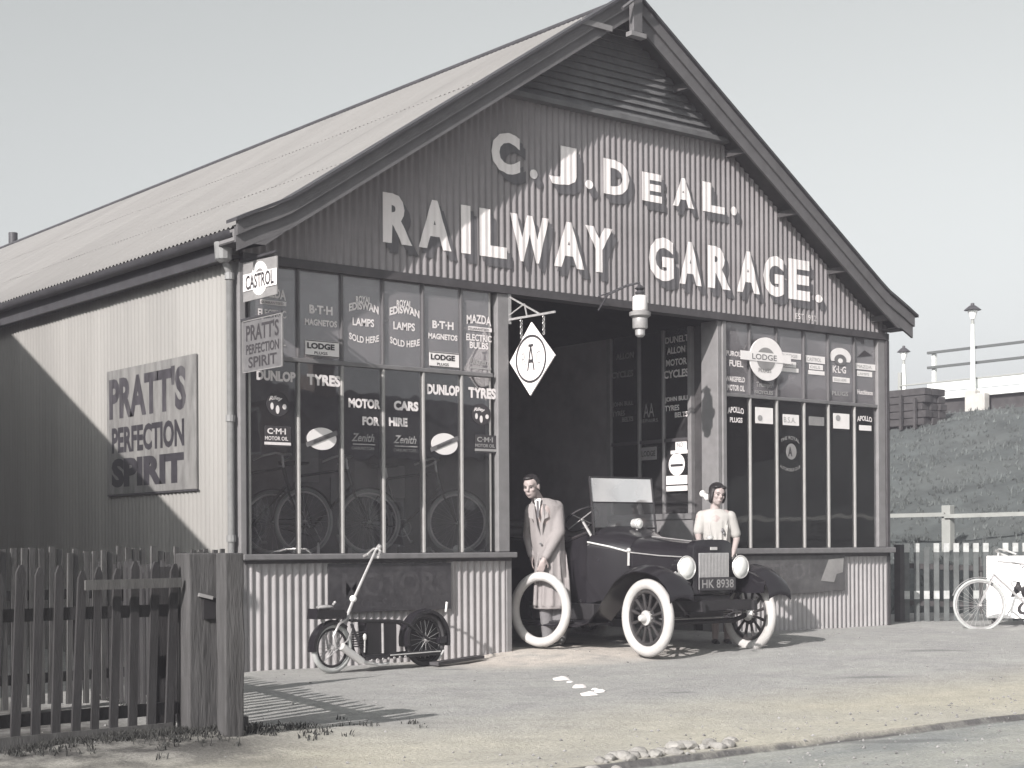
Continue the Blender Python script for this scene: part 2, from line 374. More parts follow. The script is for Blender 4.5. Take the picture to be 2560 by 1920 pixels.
    for i in range(3): L.new(big, c2.inputs[i])
    base = mixc(1.0, base, c2.outputs[0], 'MULTIPLY')
    # a few elongated dark patches on the gravel
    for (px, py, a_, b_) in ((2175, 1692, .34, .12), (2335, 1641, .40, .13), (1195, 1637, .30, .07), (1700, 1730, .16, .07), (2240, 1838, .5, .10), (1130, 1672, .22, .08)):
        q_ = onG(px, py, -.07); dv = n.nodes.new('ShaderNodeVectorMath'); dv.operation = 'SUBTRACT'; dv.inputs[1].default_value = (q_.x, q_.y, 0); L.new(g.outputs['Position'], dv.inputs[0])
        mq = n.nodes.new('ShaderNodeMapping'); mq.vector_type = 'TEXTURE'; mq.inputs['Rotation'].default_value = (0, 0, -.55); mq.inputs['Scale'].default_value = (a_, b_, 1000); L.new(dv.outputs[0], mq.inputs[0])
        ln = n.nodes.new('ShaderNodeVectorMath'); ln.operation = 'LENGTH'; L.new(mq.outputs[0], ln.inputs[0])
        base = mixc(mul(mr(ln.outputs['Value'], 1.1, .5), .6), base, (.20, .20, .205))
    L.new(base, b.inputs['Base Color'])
    bp = n.nodes.new('ShaderNodeBump'); bp.inputs['Strength'].default_value = .55; bp.inputs['Distance'].default_value = .03; L.new(nz(30, 8, .7), bp.inputs['Height'])
    L.new(bp.outputs[0], b.inputs['Normal'])
    return m
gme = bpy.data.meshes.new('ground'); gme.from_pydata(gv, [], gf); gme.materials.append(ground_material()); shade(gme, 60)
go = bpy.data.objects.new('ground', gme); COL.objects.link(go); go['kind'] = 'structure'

# embankment to the right, running back beside the building
def bank_z(x, y):
    t = sm(12.4, 27.0, x); lin = min(1, max(0, (x-12.6)/(26.8-12.6)))
    z = -.08+4.5*(lin*.75+t*.25); z += (.16*noise.noise((x*.5, y*.5, 2))+.08*noise.noise((x*1.6, y*1.6, 5)))*min(1, lin*8)
    if x > 26.8: z = 4.42
    return z
bx = [12.2+.3*i for i in range(53)]+[28.6, 34, 60]; by = [-14+.4*i for i in range(120)]+[40, 60, 100]
bv = [(x, y, bank_z(x, y)) for y in by for x in bx]; nb = len(bx)
bme = bpy.data.meshes.new('embankment'); bme.from_pydata(bv, [], [(j*nb+i, j*nb+i+1, (j+1)*nb+i+1, (j+1)*nb+i) for j in range(len(by)-1) for i in range(nb-1)])
bme.materials.append(m_bank); shade(bme, 80); bo = bpy.data.objects.new('embankment', bme); COL.objects.link(bo); bo['kind'] = 'structure'

# ================================================================ THE GARAGE
W = 9.386; DEP = 19.0; ZL = 3.69; OV = .35
XC = 4.57
def rake(x):      # underside line of the roof over x, with a slight bell cast at the eaves
    d = abs(x-XC); return 6.945-.655*d+(.17*(d-4.2)*min(1, (d-4.2)/.35) if d > 4.2 else 0)
G = thing('garage_building', 'corrugated iron railway garage with a big gable, white lettering and shop windows', 'garage building')
PITCH, AMP = .0826, .0120
def cor(u): return AMP*math.cos(2*PI*u/PITCH)
def sheet(name, m, u0, u1, lo, hi, frame, d0=0., parent=G, n=6, rows=1):
    k = max(1, round((u1-u0)/(PITCH/n))); mb = MB(); vs = []
    for i in range(k+1):
        u = u0+(u1-u0)*i/k; d = d0+cor(u); a = lo(u) if callable(lo) else lo; b = hi(u) if callable(hi) else hi
        for j in range(rows+1): vs.append(frame(u, a+(b-a)*j/rows, d))
    q = rows+1; mb.add(vs, [(i*q+j, (i+1)*q+j, (i+1)*q+j+1, i*q+j+1) for i in range(k) for j in range(rows)])
    return mb.build(name, m, parent, smooth=80)
fF = lambda u, w_, d: Vector((u, -d, w_))            # front wall, outward -y
fS = lambda u, w_, d: Vector((-d, u, w_))            # left side wall, outward -x
# gable cladding in separate sheets
LOUV = 5.77
sw = PITCH*8
i = 0; u = 0.0
while u < W-.01:
    u1 = min(W, u+sw+.012)
    sheet('corrugated_sheet', m_corr, u, u1, 3.775, (lambda x: min(LOUV, max(3.776, rake(x)-.05))), fF, .028+(i % 2)*.003)
    u += sw; i += 1
# stall risers under the windows
for (a, b) in ((.03, 3.13), (6.37, W-.02)):
    u = a; i = 0
    while u < b-.05:
        sheet('riser_sheet', m_riser, u, min(b, u+sw+.01), (lambda x: gz(x, -.05)-.05), .945, fF, .014+(i % 2)*.003); u += sw; i += 1
# left side wall
u = .03; i = 0
while u < DEP:
    sheet('side_sheet', m_side, u, min(DEP, u+sw+.012), -.12, 3.80, fS, .014+(i % 2)*.003, rows=3); u += sw; i += 1
MB().box((W-.03, .05, -.1), (W, DEP, 3.8)).build('right_side_wall', m_side, G)
MB().prism([(0.02, DEP, -.1), (W, DEP, -.1), (W, DEP, 3.8), (XC, DEP, 6.9), (0.02, DEP, 3.8)], (0, .03, 0)).build('rear_wall', m_side, G)
# roof: separate sheets in three courses on the visible slope
def rake_pt(s_, x_off=0):     # point on slope by x
    return s_
XE = -.22
courses = [(XE, 1.35), (1.30, 3.0), (2.95, XC)]
for ci, (xa, xb) in enumerate(courses):
    u = -OV+.0; i = 0
    while u < DEP+.2:
        u1 = min(DEP+.25, u+sw+.012)
        kx = 5
        mb = MB(); k = max(1, round((u1-u)/(PITCH/5))); vs = []
        for a in range(k+1):
            uu = u+(u1-u)*a/k
            for j in range(kx+1):
                x = xa+(xb-xa)*j/kx
                jit = .0006*((i*7+ci*3) % 5)
                vs.append((x, uu, rake(x)+.03+cor(uu)*.9-ci*.000+.007*(1-j/kx)+ (i % 2)*.0012+jit))
        mb.add(vs, [(a*(kx+1)+j, (a+1)*(kx+1)+j, (a+1)*(kx+1)+j+1, a*(kx+1)+j+1) for a in range(k) for j in range(kx)])
        mb.build('roof_sheet', m_roof, G, smooth=80); u += sw; i += 1
# right slope and the roof lining in one piece each
mb = MB(); k = 12; vs = []
for j in range(k+1):
    x = XC+(W+.06-XC)*j/k
    for yy in (-OV, DEP+.25): vs.append((x, yy, rake(x)+.04))
mb.add(vs, [(j*2, j*2+1, j*2+3, j*2+2) for j in range(k)]); mb.build('right_roof_slope', m_roof, G)
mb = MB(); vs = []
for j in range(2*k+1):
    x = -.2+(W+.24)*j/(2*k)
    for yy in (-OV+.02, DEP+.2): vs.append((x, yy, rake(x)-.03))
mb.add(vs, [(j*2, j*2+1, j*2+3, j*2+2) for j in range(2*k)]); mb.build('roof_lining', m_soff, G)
MB().tube([(XC, -OV-.05, 6.99), (XC, DEP+.25, 6.99)], .032, 10).build('ridge_roll', m_lead, G, smooth=True)
for yy in (3.0, 6.4, 9.9, 13.5):      # faint repair strips on the slope
    pass
# bargeboards with the bell-cast foot, capping and moulding
def rake_strip(x0, x1, top, bot, y0, y1, n=26):
    mb = MB(); vs = []
    for j in range(n+1):
        x = x0+(x1-x0)*j/n; z = rake(x)
        vs += [(x, y0, z+top), (x, y1, z+top), (x, y1, z+bot), (x, y0, z+bot)]
    fs = [(j*4+a, j*4+(a+1) % 4, (j+1)*4+(a+1) % 4, (j+1)*4+a) for j in range(n) for a in range(4)]+[(0, 1, 2, 3), (n*4+3, n*4+2, n*4+1, n*4)]
    return mb.add(vs, fs)
for (x0, x1) in ((-.26, XC-.001), (XC+.001, W+.05)):
    rake_strip(x0, x1, .035, -.185, -OV-.03, -OV).build('bargeboard', m_barge, G)
    rake_strip(x0, x1, .085, -.045, -OV-.062, -OV-.032).build('barge_moulding', m_barge, G)
    rake_strip(x0-.03 if x0 < 0 else x0, x1 if x0 < 0 else x1+.03,   .118, .087, -OV-.10, -OV+.09).build('barge_capping', m_lead, G)
# feet of the bargeboards and the boxed eaves returns
for sg, xe in ((1, -.26), (-1, W+.05)):
    X = lambda a: xe+sg*a
    MB().prism([(X(0), -OV-.029, 3.785), (X(.30), -OV-.029, 3.79), (X(.52), -OV-.029, rake(X(.52))-.184), (X(0), -OV-.029, rake(X(0))-.184)], (0, .028, 0)).build('bargeboard_foot', m_barge, G)
    a, b = sorted((X(0), X(.25))); MB().box((a, -OV+.001, 3.79), (b, -.03, 3.805)).build('eaves_return_soffit', m_soff, G)
    a, b = sorted((X(0), X(.02))); MB().box((a, -OV+.001, 3.806), (b, -.03, rake(X(0))+.02)).build('eaves_return', m_frame, G)
# king post finial
MB().box((XC-.07, -OV-.135, 6.58), (XC+.07, -OV-.064, 7.6)).build('king_post', m_barge, G, bevel=.01)
MB().box((XC-.11, -OV-.15, 6.53), (XC+.11, -OV-.06, 6.578)).build('king_post_foot', m_frame, G)
MB().tube([(XC-.25, -OV-.16, 6.78), (XC+.05, -OV-.19, 7.02), (XC+1.3, -OV-.2, 7.42)], .02, 6).build('apex_bracket', m_barge, G)
MB().box((XC-.75, -OV-.075, 6.54), (XC-.32, -OV-.064, 6.60)).build('apex_plate', m_frame, G)
# weatherboards in the top of the gable, one by one
nb_ = 14
for j in range(nb_):
    z0 = LOUV+.02+j*.078; xa = XC-(6.90-(z0+.04))/.655+.02; xb = 2*XC-xa
    if xb-xa < .2: break
    mb = MB(); mb.add([(xa, -.115, z0), (xb, -.115, z0), (xb, -.075, z0+.085), (xa, -.075, z0+.085), (xa, -.05, z0), (xb, -.05, z0), (xb, -.05, z0+.085), (xa, -.05, z0+.085)],
           [(0, 1, 2, 3), (4, 7, 6, 5), (0, 4, 5, 1), (3, 2, 6, 7), (0, 3, 7, 4), (1, 5, 6, 2)])
    mb.build('weatherboard', m_louv, G)
mb = MB(); mb.prism([(XC-1.71, -.045, LOUV), (XC+1.71, -.045, LOUV), (XC, -.045, 6.89)], (0, .02, 0)); mb.build('gable_backing', m_soff, G)
MB().box((XC-1.78, -.15, LOUV-.035), (XC+1.78, -.02, LOUV+.018)).build('gable_drip_board', m_louv, G)
# purlin ends / soffit bearers under the overhang
for x in [.35, 1.2, 2.1, 3.0, 3.9, 5.5, 6.4, 7.3, 8.2, 9.05]:
    z = rake(x)-.12; MB().box((x-.03, -OV+.002, z-.04), (x+.03, -.045, z+.03)).build('purlin_end', m_soff, G)

# lintel beam, its dark colour standing in for the shadow gap under the cladding
MB().box((.0, -.045, 3.69), (W, .12, 3.772)).build('lintel_shadow_strip', m_dark, G)
# posts
def post(x0, x1, y0, y1, z0, z1, m=m_frame, nm='post'): return MB().box((x0, y0, z0), (x1, y1, z1)).build(nm, m, G, bevel=.008)
post(-.035, .03, -.03, .12, gz(0, 0)-.05, 3.688, m_frame, 'corner_post')
post(.034, .06, .0, .1, 1.0, 3.688, m_dark, 'frame_stile')
post(2.985, 3.134, -.02, .13, 1.008, 3.688)
post(3.075, 3.145, -.035, .12, gz(3.1, 0)-.05, .943, m_frame, 'riser_post')
post(2.90, 2.93, .02, .09, 1.008, 3.688, m_mull, 'frame_stile')
post(6.335, 6.40, -.02, .08, gz(6.3, 0)-.05, 3.688)
post(6.27, 6.333, -.0, .27, gz(6.3, 0)-.05, 3.688, m_frame, 'jamb_board')
post(9.19, 9.335, -.02, .12, 1.03, 3.688)
post(9.337, 9.40, -.04, .1, gz(9.3, 0)-.05, 3.688, m_dark, 'corner_post')
# sills
MB().box((-.05, -.115, .948), (3.16, .04, 1.004)).build('window_sill', m_sill, G, bevel=.01)
MB().box((6.36, -.115, .958), (W+.03, .04, 1.026)).build('window_sill', m_sill, G, bevel=.01)
MB().box((-.0, -.04, .915), (3.14, -.03, .946)).build('sill_fillet', m_dark, G)
MB().box((6.4, -.04, .915), (W, -.03, .956)).build('sill_fillet', m_dark, G)
# downpipes and gutter at the left corner
mb = MB(); mb.tube([(-.19, -.02, 3.86), (-.19, -.02, 3.70), (-.10, .03, 3.58), (-.10, .03, -.05)], .033, 10); mb.build('downpipe', m_pipe, G, smooth=True)
for z in (3.55, 2.25, 1.15): MB().tube([(-.10, .03, z-.03), (-.10, .03, z+.03)], .045, 10).build('pipe_collar', m_pipe, G)
MB().lathe((-.19, -.02, 3.66), (0, 0, 1), [(0, .04), (.03, .075), (.18, .085), (.19, .02)], 12).build('rainwater_head', m_pipe, G)
mb = MB(); vs = []
for yy in (-.33, DEP+.2):
    for t in range(9):
        a = PI+PI*t/8; vs.append((-.235+.065*math.cos(a), yy, 3.905+.075*math.sin(a)))
mb.add(vs, [(t, t+1, t+10, t+9) for t in range(8)]); mb.build('gutter', m_lead, G, smooth=True)
MB().box((-.165, .13, 3.70), (-.14, DEP, 3.93)).build('eaves_fascia', m_lead, G)
MB().box((-.138, .0, 3.72), (-.0, DEP, 3.745)).build('eaves_soffit', m_soff, G)
# chimney pipe poking above the ridge far back
p = onX(33, 620, XC+.6); MB().tube([(p.x, p.y, 6.4), (p.x, p.y, onX(33, 582, XC+.6).z)], .09, 10).build('stove_pipe', m_lead, G, smooth=True)
# trace of a neighbouring roof flashing low on the roof, left edge
# interior shell
def slab(a, b, nm, m): return MB().box(a, b).build(nm, m, G)
slab((.03, .13, -.12), (W-.04, DEP, gz(4.2, .3)+.0), 'garage_floor', m_floor)
slab((.03, .10, .93), (3.05, 1.35, .985), 'display_floor', m_int)
slab((.03, 1.36, -.07), (3.05, 1.40, 3.6), 'display_partition', m_int)
slab((.02, .03, -.1), (.05, 1.36, 3.6), 'display_end', m_int)
slab((3.06, .14, -.05), (3.10, 1.40, 3.68), 'passage_partition', m_int)
slab((6.46, .10, .93), (9.33, 1.75, .985), 'display_floor', m_int)
slab((6.46, 1.76, -.07), (9.33, 1.80, 3.6), 'display_partition', m_int)
slab((.03, .13, 3.62), (3.05, 1.36, 3.65), 'display_ceiling', m_int)
slab((6.46, .13, 3.62), (9.33, 1.76, 3.65), 'display_ceiling', m_int)
MB().prism([(.06, 5.8, 0), (W-.06, 5.8, 0), (W-.06, 5.8, 3.7), (XC, 5.8, 6.6), (.06, 5.8, 3.7)], (0, .05, 0)).build('workshop_partition', m_intd, G)
# dim shelves and crates of stock on the workshop partition
for z in (.7, 1.35, 2.0, 2.65):
    slab((3.6, 5.4, z), (8.6, 5.79, z+.04), 'shelf', m_int)

# workshop clutter seen dimly through the doorway
for (x, z, a, b) in ((4.2, 2.1, .5, .35), (5.0, 2.55, .4, .5), (5.7, 1.6, .35, .3), (6.6, 2.3, .6, .4), (7.4, 1.5, .4, .3)): slab((x, 5.77, z), (x+a, 5.785, z+b), 'wall_notice', m_plat)
for x in (4.9, 6.3, 7.6): slab((x, 5.6, .05), (x+.07, 5.67, 3.5), 'partition_stud', m_frame)
slab((4.4, 5.6, 1.25), (8.6, 5.66, 1.33), 'partition_stud', m_frame)
for k, (x, y, z) in enumerate(((6.9, 4.9, 2.3), (7.9, 4.9, 2.35), (5.6, 5.2, 2.9))):
    t = MB().torus((x, 5.4, z), (.2, 1, 0), .33, .05, 32, 8).build('spare_tyre', m_tyreg, None, smooth=True); tag(t, ('tyre hung on the dim workshop wall, nearest the bench', 'tyre hung on the dim workshop wall, furthest to the right', 'tyre hung highest on the dim workshop wall')[k], 'tyre')
t = thing('workbench', 'timber workbench deep in the dim workshop behind the car', 'workbench', (6.9, 4.9, 0))
MB().box((5.9, 4.6, .82), (8.4, 5.3, .90)).build('bench_top', m_frame, t)
for x in (6.0, 8.3):
    for y in (4.7, 5.2): MB().box((x-.05, y-.05, -.02), (x+.05, y+.05, .82)).build('leg', m_frame, t)
for k, x in enumerate((6.3, 6.9, 7.5)):
    MB().box((x, 4.8, .9), (x+.25, 5.05, 1.08+.05*k)).build('tool_chest' if k == 1 else 'oil_can', m_engm, t)
# glazing
def pane(x0, x1, z0, z1, m, y=.024): return MB().box((x0, y-.002, z0), (x1, y+.002, z1)).build('glass_pane', m, G)
LX = [.082, .612, 1.098, 1.576, 2.058, 2.538, 2.916]
RX = [6.40, 6.829, 7.301, 7.796, 8.253, 8.756, 9.178]
LP = {}; RP = {}
for (X, P_, zs) in ((LX, LP, 1.006), (RX, RP, 1.028)):
    for k in range(6):
        P_[k, 'u'] = pane(X[k], X[k+1], 2.853, 3.688, m_glassU); P_[k, 'l'] = pane(X[k], X[k+1], zs, 2.808, m_glass)
    MB().box((X[0]-.04, -.012, 2.81), (X[-1]+.012, .075, 2.852)).build('transom', m_sill, G, bevel=.006)
    for k in range(6) if X is LX else range(1, 6):
        x = X[k]
        for (a, b) in ((zs, 2.809), (2.853, 3.688)):
            MB().box((x-.012, -.004, a), (x+.012, .07, b)).build('glazing_bar', m_mull if a < 2 else m_barge, G, bevel=.004)
# pale lining boards behind the upper lights
slab((.07, .30, 2.86), (3.0, .32, 3.62), 'upper_light_blind', m_int)
slab((6.47, .30, 2.86), (9.25, .32, 3.62), 'upper_light_blind', m_int)

def lett(parent, fn, m=m_wlet, nm='lettering'):
    mb = MB(); fn(mb); return mb.build(nm, m, parent)
yT = .018
for k in (0, 5):       # MAZDA lamps panes
    px0 = 683 if k == 0 else 1200; s = 1.12 if k == 0 else 1.0; dy = 0 if k == 5 else -66
    def f(mb, px0=px0, s=s, dy=dy, k=k):
        T(mb, 'MAZDA', px0, 802+dy, 66*s, 22*s, yT, off=.03, arch=.18); T(mb, 'ELECTRIC', px0, 845+dy*.93, 68*s, 17*s, yT, off=.03)
        T(mb, 'BULBS', px0, 864+dy*.85, 50*s, 17*s, yT, off=.03); RC(mb, px0, 823+dy, 58*s, 10*s, yT, .002)
    lett(LP[k, 'u'], f); 
    def f2(mb, px0=px0, s=s, dy=dy): T(mb, 'GUARANTEED', px0, 823+dy, 54*s, 6*s, yT-.004, off=.01)
    lett(LP[k, 'u'], f2, m_wdk)
    def f3(mb, px0=px0, s=s, dy=dy): T(mb, 'Lissen', px0, 904+dy*.9, 50*s, 18*s, yT, off=.02, shear=.4); RC(mb, px0+2, 921+dy*.9, 52*s, 4, yT, .002)
    lett(LP[k, 'u'], f3, m_wlet2)
for k, px0, py0, s in ((1, 805, 775, 1.08), (4, 1110, 813, .98)):
    def f(mb, px0=px0, py0=py0, s=s):
        T(mb, 'B·T·H', px0, py0, 58*s, 20*s, yT, off=.04); T(mb, 'MAGNETOS', px0, py0+30*s, 80*s, 15*s, yT, off=.04)
    lett(LP[k, 'u'], f)
    sx, sy, sw_, sh_ = (805, 872, 84, 40) if k == 1 else (1110, 900, 74, 38)
    lg = lett(LP[k, 'u'], lambda mb: RC(mb, sx, sy, sw_, sh_, yT, .004), m_enw, 'paper_sign')
    def f2(mb): T(mb, 'LODGE', sx, sy-6, sw_*.88, sh_*.38, yT-.006, off=.05); T(mb, 'PLUGS', sx, sy+11, sw_*.42, sh_*.18, yT-.006, off=.02); RC(mb, sx, sy-sh_*.46, sw_, 2, yT-.0045, .002); RC(mb, sx, sy+sh_*.46, sw_, 2, yT-.0045, .002)
    lett(LP[k, 'u'], f2, m_wdk)
for k, px0, dy in ((2, 911, 0), (3, 1013, 10)):
    def f(mb, px0=px0, dy=dy):
        T(mb, 'ROYAL', px0, 751+dy, 40, 17, yT, off=.03, arch=.15); T(mb, 'EDISWAN', px0+1, 773+dy, 80, 20, yT, off=.04, arch=.42)
        T(mb, 'LAMPS', px0, 806+dy, 58, 20, yT, off=.03); T(mb, 'SOLD HERE', px0+2, 842+dy, 80, 17, yT, off=.03, arch=-.45)
    lett(LP[k, 'u'], f)
for k, s, px, py, wd, h in ((0, 'DUNLOP', 693, 940, 105, 26), (1, 'TYRES', 812, 951, 90, 28), (4, 'DUNLOP', 1111, 975, 88, 26), (5, 'TYRES', 1208, 983, 74, 27)):
    lett(LP[k, 'l'], lambda mb: T(mb, s, px, py, wd, h, yT, off=.055))
for k, s, px, py, wd, h in ((2, 'MOTOR', 914, 1009, 86, 24), (3, 'CARS', 1018, 1015, 66, 24), (2, 'FOR', 930, 1053, 46, 22), (3, 'HIRE', 998, 1055, 50, 22)):
    lett(LP[k, 'l'], lambda mb: T(mb, s, px, py, wd, h, yT, off=.055))
for k, px, py in ((2, 910, 1094), (3, 1015, 1099)):
    lett(LP[k, 'l'], lambda mb: (T(mb, 'Zenith', px, py, 62, 20, yT, off=.015, shear=.35), RC(mb, px, py+17, 56, 3, yT, .002), T(mb, 'CARBURETTORS', px, py+27, 60, 7, yT, off=.0)), m_wlet2)
for k, px, py, s in ((0, 694, 1091, 1.0), (5, 1215, 1110, .85)):
    lett(LP[k, 'l'], lambda mb: RC(mb, px, py, 66*s, 52*s, yT, .003), m_wdk, 'paper_sign')
    lett(LP[k, 'l'], lambda mb: (T(mb, 'C·M·I', px, py-13*s, 50*s, 15*s, yT-.005, off=.03), T(mb, 'MOTOR OIL', px, py+5*s, 62*s, 10*s, yT-.005, off=.02), RC(mb, px, py+18*s, 66*s, 7*s, yT-.005, .002)), m_wlet if k == 0 else m_wlet2)
for k, px, py, s in ((0, 694, 1010, 1.0), (5, 1203, 1036, .85)):
    lett(LP[k, 'l'], lambda mb: EL(mb, px, py, 56*s, 62*s, yT, .003), m_wdk, 'paper_sign')
    lett(LP[k, 'l'], lambda mb: (T(mb, 'Riley', px-2, py-11*s, 36*s, 13*s, yT-.005, off=.04, shear=.3, arch=.25), EL(mb, px-14*s, py+5*s, 8*s, 18*s, yT-.005, .002, 10), EL(mb, px, py+14*s, 9*s, 22*s, yT-.005, .002, 10), EL(mb, px+17*s, py+7*s, 10*s, 14*s, yT-.005, .002, 10)), m_wlet)
for k, px, py, wd, h in ((1, 804, 1097, 74, 56), (4, 1111, 1110, 66, 54)):
    lett(LP[k, 'l'], lambda mb: EL(mb, px, py, wd, h, yT, .004), m_enw, 'paper_sign')
    def f(mb):
        a = onY(px-wd*.52, py+h*.27, yT-.007); b = onY(px+wd*.52, py-h*.27, yT-.007); mb.bar(a, b, .004, .045, up=(0, 0, 1))
    lett(LP[k, 'l'], f, m_engr, 'diagonal_band')
    def f4(mb):
        c = onY(px, py, yT-.011); d = (onY(px+wd*.5, py-h*.27, yT)-onY(px-wd*.5, py+h*.27, yT)).normalized(); text(mb, 'Bluemel', c, d, Vector((-d.z, 0, d.x)), .20, .03, off=.01, shear=.3)
    lett(LP[k, 'l'], f4, m_wdk)
# right window
rt = [(0, 'u', 'PUROL', 1836, 884, 40, 13, 0), (0, 'u', 'FUEL', 1843, 909, 38, 16, 0), (0, 'u', 'WAKEFIELD', 1841, 948, 52, 13, 0), (0, 'u', 'MOTOR OIL', 1843, 970, 46, 15, 0),
      (1, 'u', 'Triumph', 1912, 964, 42, 16, 1), (1, 'u', 'BICYCLES', 1912, 981, 50, 9, 1),
      (4, 'u', 'K·L·G', 2101, 924, 36, 18, 0), (4, 'u', 'PLUGS', 2103, 984, 44, 11, 1), (5, 'u', 'Hutchinson', 2165, 981, 42, 12, 0),
      (0, 'l', 'APOLLO', 1842, 1028, 44, 15, 0), (0, 'l', 'PLUGS', 1843, 1050, 34, 13, 0), (5, 'l', 'APOLLO', 2164, 1049, 40, 13, 0)]
for k, ul, s, px, py, wd, h, g in rt:
    lett(RP[k, ul], lambda mb: T(mb, s, px, py, wd, h, yT, off=.035, arch=.25 if s == 'APOLLO' else 0), m_wlet2 if g else m_wlet)
def chip(k, ul, px, py, wd, h, s, m=m_enw, tm=m_wlet2):
    lett(RP[k, ul], lambda mb: RC(mb, px, py, wd, h, yT, .003), m, 'paper_sign')
    if s: lett(RP[k, ul], lambda mb: T(mb, s, px, py, wd*.8, h*.5, yT-.005, off=.0), tm)
chip(2, 'u', 1979, 890, 46, 15, 'LODGE'); chip(2, 'u', 1973, 911, 34, 14, 'PLUGS'); chip(2, 'u', 1975, 925, 42, 10, None)
chip(3, 'u', 2038, 899, 48, 18, 'CASTROL'); chip(3, 'u', 2040, 918, 34, 13, 'OILS'); chip(3, 'u', 2041, 932, 40, 10, None)
chip(4, 'u', 2103, 950, 42, 13, 'SOLD HERE'); chip(5, 'u', 2163, 917, 50, 15, 'MAZDA'); chip(5, 'u', 2161, 935, 38, 13, 'LAMPS')
chip(1, 'l', 1910, 1039, 44, 40, None); chip(2, 'l', 1977, 1050, 40, 27, 'B.S.A.'); chip(3, 'l', 2041, 1053, 38, 22, 'PRATTS', m_engm); chip(4, 'l', 2103, 1053, 40, 38, None); chip(5, 'l', 2163, 1070, 30, 13, None)
for k, px in ((1, 1900), (4, 2095)): lett(RP[k, 'l'], lambda mb: EL(mb, px, 1045, 12, 15, yT-.005, .002, 12), m_wlet2, 'emblem')
lett(RP[4, 'u'], lambda mb: EL(mb, 2101, 893, 52, 46, yT, .003, 24, cut=(-.5, PI+.5)), m_enw, 'paper_sign')
lett(RP[4, 'u'], lambda mb: EL(mb, 2101, 900, 30, 28, yT-.005, .002, 20), m_engr, 'emblem')
lett(RP[4, 'u'], lambda mb: EL(mb, 2101, 902, 12, 12, yT-.008, .002, 14), m_enw, 'emblem')
def tri(mb):
    a, b, c = onY(2143, 893, yT), onY(2180, 889, yT), onY(2161, 876, yT); mb.prism([a, b, c], (0, -.002, 0))
lett(RP[5, 'u'], tri, m_wdk, 'emblem')
lett(RP[2, 'l'], lambda mb: EL(mb, 1978, 1129, 26, 40, yT, .003, 24), m_engm, 'paper_sign')
lett(RP[2, 'l'], lambda mb: T(mb, 'A', 1978, 1129, 12, 24, yT-.005, off=.04), m_wdk)
lett(RP[2, 'l'], lambda mb: (T(mb, 'THE ROYAL', 1978, 1104, 50, 9, yT, off=.01, arch=1.1), T(mb, 'AUTOMOBILE CLUB', 1978, 1165, 54, 8, yT, off=.01, arch=-1.2)), m_wlet2)

# doorway: glazed return on the right-hand side of the passage (plane x = 6.33, seen from outside)
XR = 6.36
for (y0, y1) in ((.50, .56), (.97, 1.0), (1.40, 1.43), (1.92, 2.0)):
    MB().box((XR-.03, y0, 1.45), (XR+.05, y1, 3.68)).build('passage_post', m_frame, G, bevel=.006)
slab((XR-.02, .56, 2.32), (XR+.04, 1.92, 2.36), 'passage_rail', m_dark)
slab((XR-.03, .50, 1.38), (XR+.06, 2.0, 1.45), 'passage_sill', m_sill)
for k, (y0, y1) in enumerate(((.50, .97), (.975, 1.40), (1.405, 1.98))):
    slab((XR-.01, y0, .0), (XR+.02, y1, 1.375), 'passage_panel', m_frame)
slab((XR+.03, .28, .0), (XR+.05, .50, 3.68), 'recess_board', m_soff)
slab((XR-.01, 2.0, .0), (XR+.03, 5.8, 3.68), 'workshop_side_wall', m_intd)
PP = []
for (y0, y1) in ((.56, .97), (1.0, 1.40), (1.43, 1.92)):
    PP.append(MB().box((XR, y0, 1.452), (XR+.004, y1, 3.68)).build('glass_pane', m_glass, G))
def TX(mb, s, px, py, wpx, hpx, x=XR-.004, **k):
    a = onX(px-wpx/2, py, x); b = onX(px+wpx/2, py, x); c = onX(px, py, x); t = onX(px, py-hpx/2, x); u = onX(px, py+hpx/2, x)
    text(mb, s, c, UYN, UZ, a.y-b.y, t.z-u.z, **k)
def RX_(mb, px, py, wpx, hpx, x=XR-.004, th=.003):
    a = onX(px-wpx/2, py, x); b = onX(px+wpx/2, py, x); t = onX(px, py-hpx/2, x).z; u = onX(px, py+hpx/2, x).z; mb.box((x-th, b.y, u), (x, a.y, t))
def EX(mb, px, py, wpx, hpx, x=XR-.004, th=.003, n=28):
    c = onX(px, py, x); ry = (onX(px-wpx/2, py, x).y-onX(px+wpx/2, py, x).y)/2; rz = (onX(px, py-hpx/2, x).z-onX(px, py+hpx/2, x).z)/2
    mb.prism([(x, c.y+ry*math.cos(2*PI*i/n), c.z+rz*math.sin(2*PI*i/n)) for i in range(n)], (-th, 0, 0))
lett(PP[0], lambda mb: (TX(mb, 'DUNELT', 1692, 848, 58, 16, off=.02), TX(mb, 'ALLON', 1690, 875, 46, 17, off=.03), TX(mb, 'MOTOR', 1691, 905, 52, 17, off=.03), TX(mb, 'CYCLES', 1690, 934, 62, 20, off=.03),
                        TX(mb, 'JOHN BULL', 1692, 998, 60, 15, off=.03), TX(mb, 'TYRES', 1680, 1020, 36, 14, off=.02), TX(mb, 'BELTS', 1703, 1036, 32, 13, off=.02)))
lett(PP[1], lambda mb: (TX(mb, 'AA', 1622, 1026, 26, 34, off=.0), TX(mb, 'REPAIRS', 1622, 1052, 46, 9, off=.0)), m_wlet2)
lett(PP[2], lambda mb: (TX(mb, 'ALLON', 1562, 890, 44, 15, off=.02), TX(mb, 'CYCLES', 1556, 936, 54, 16, off=.02), TX(mb, 'JOHN BULL', 1557, 1011, 52, 14, off=.02), TX(mb, 'TYRES', 1546, 1034, 32, 13, off=.02), TX(mb, 'BELTS', 1569, 1048, 28, 12, off=.02)), m_wlet2)
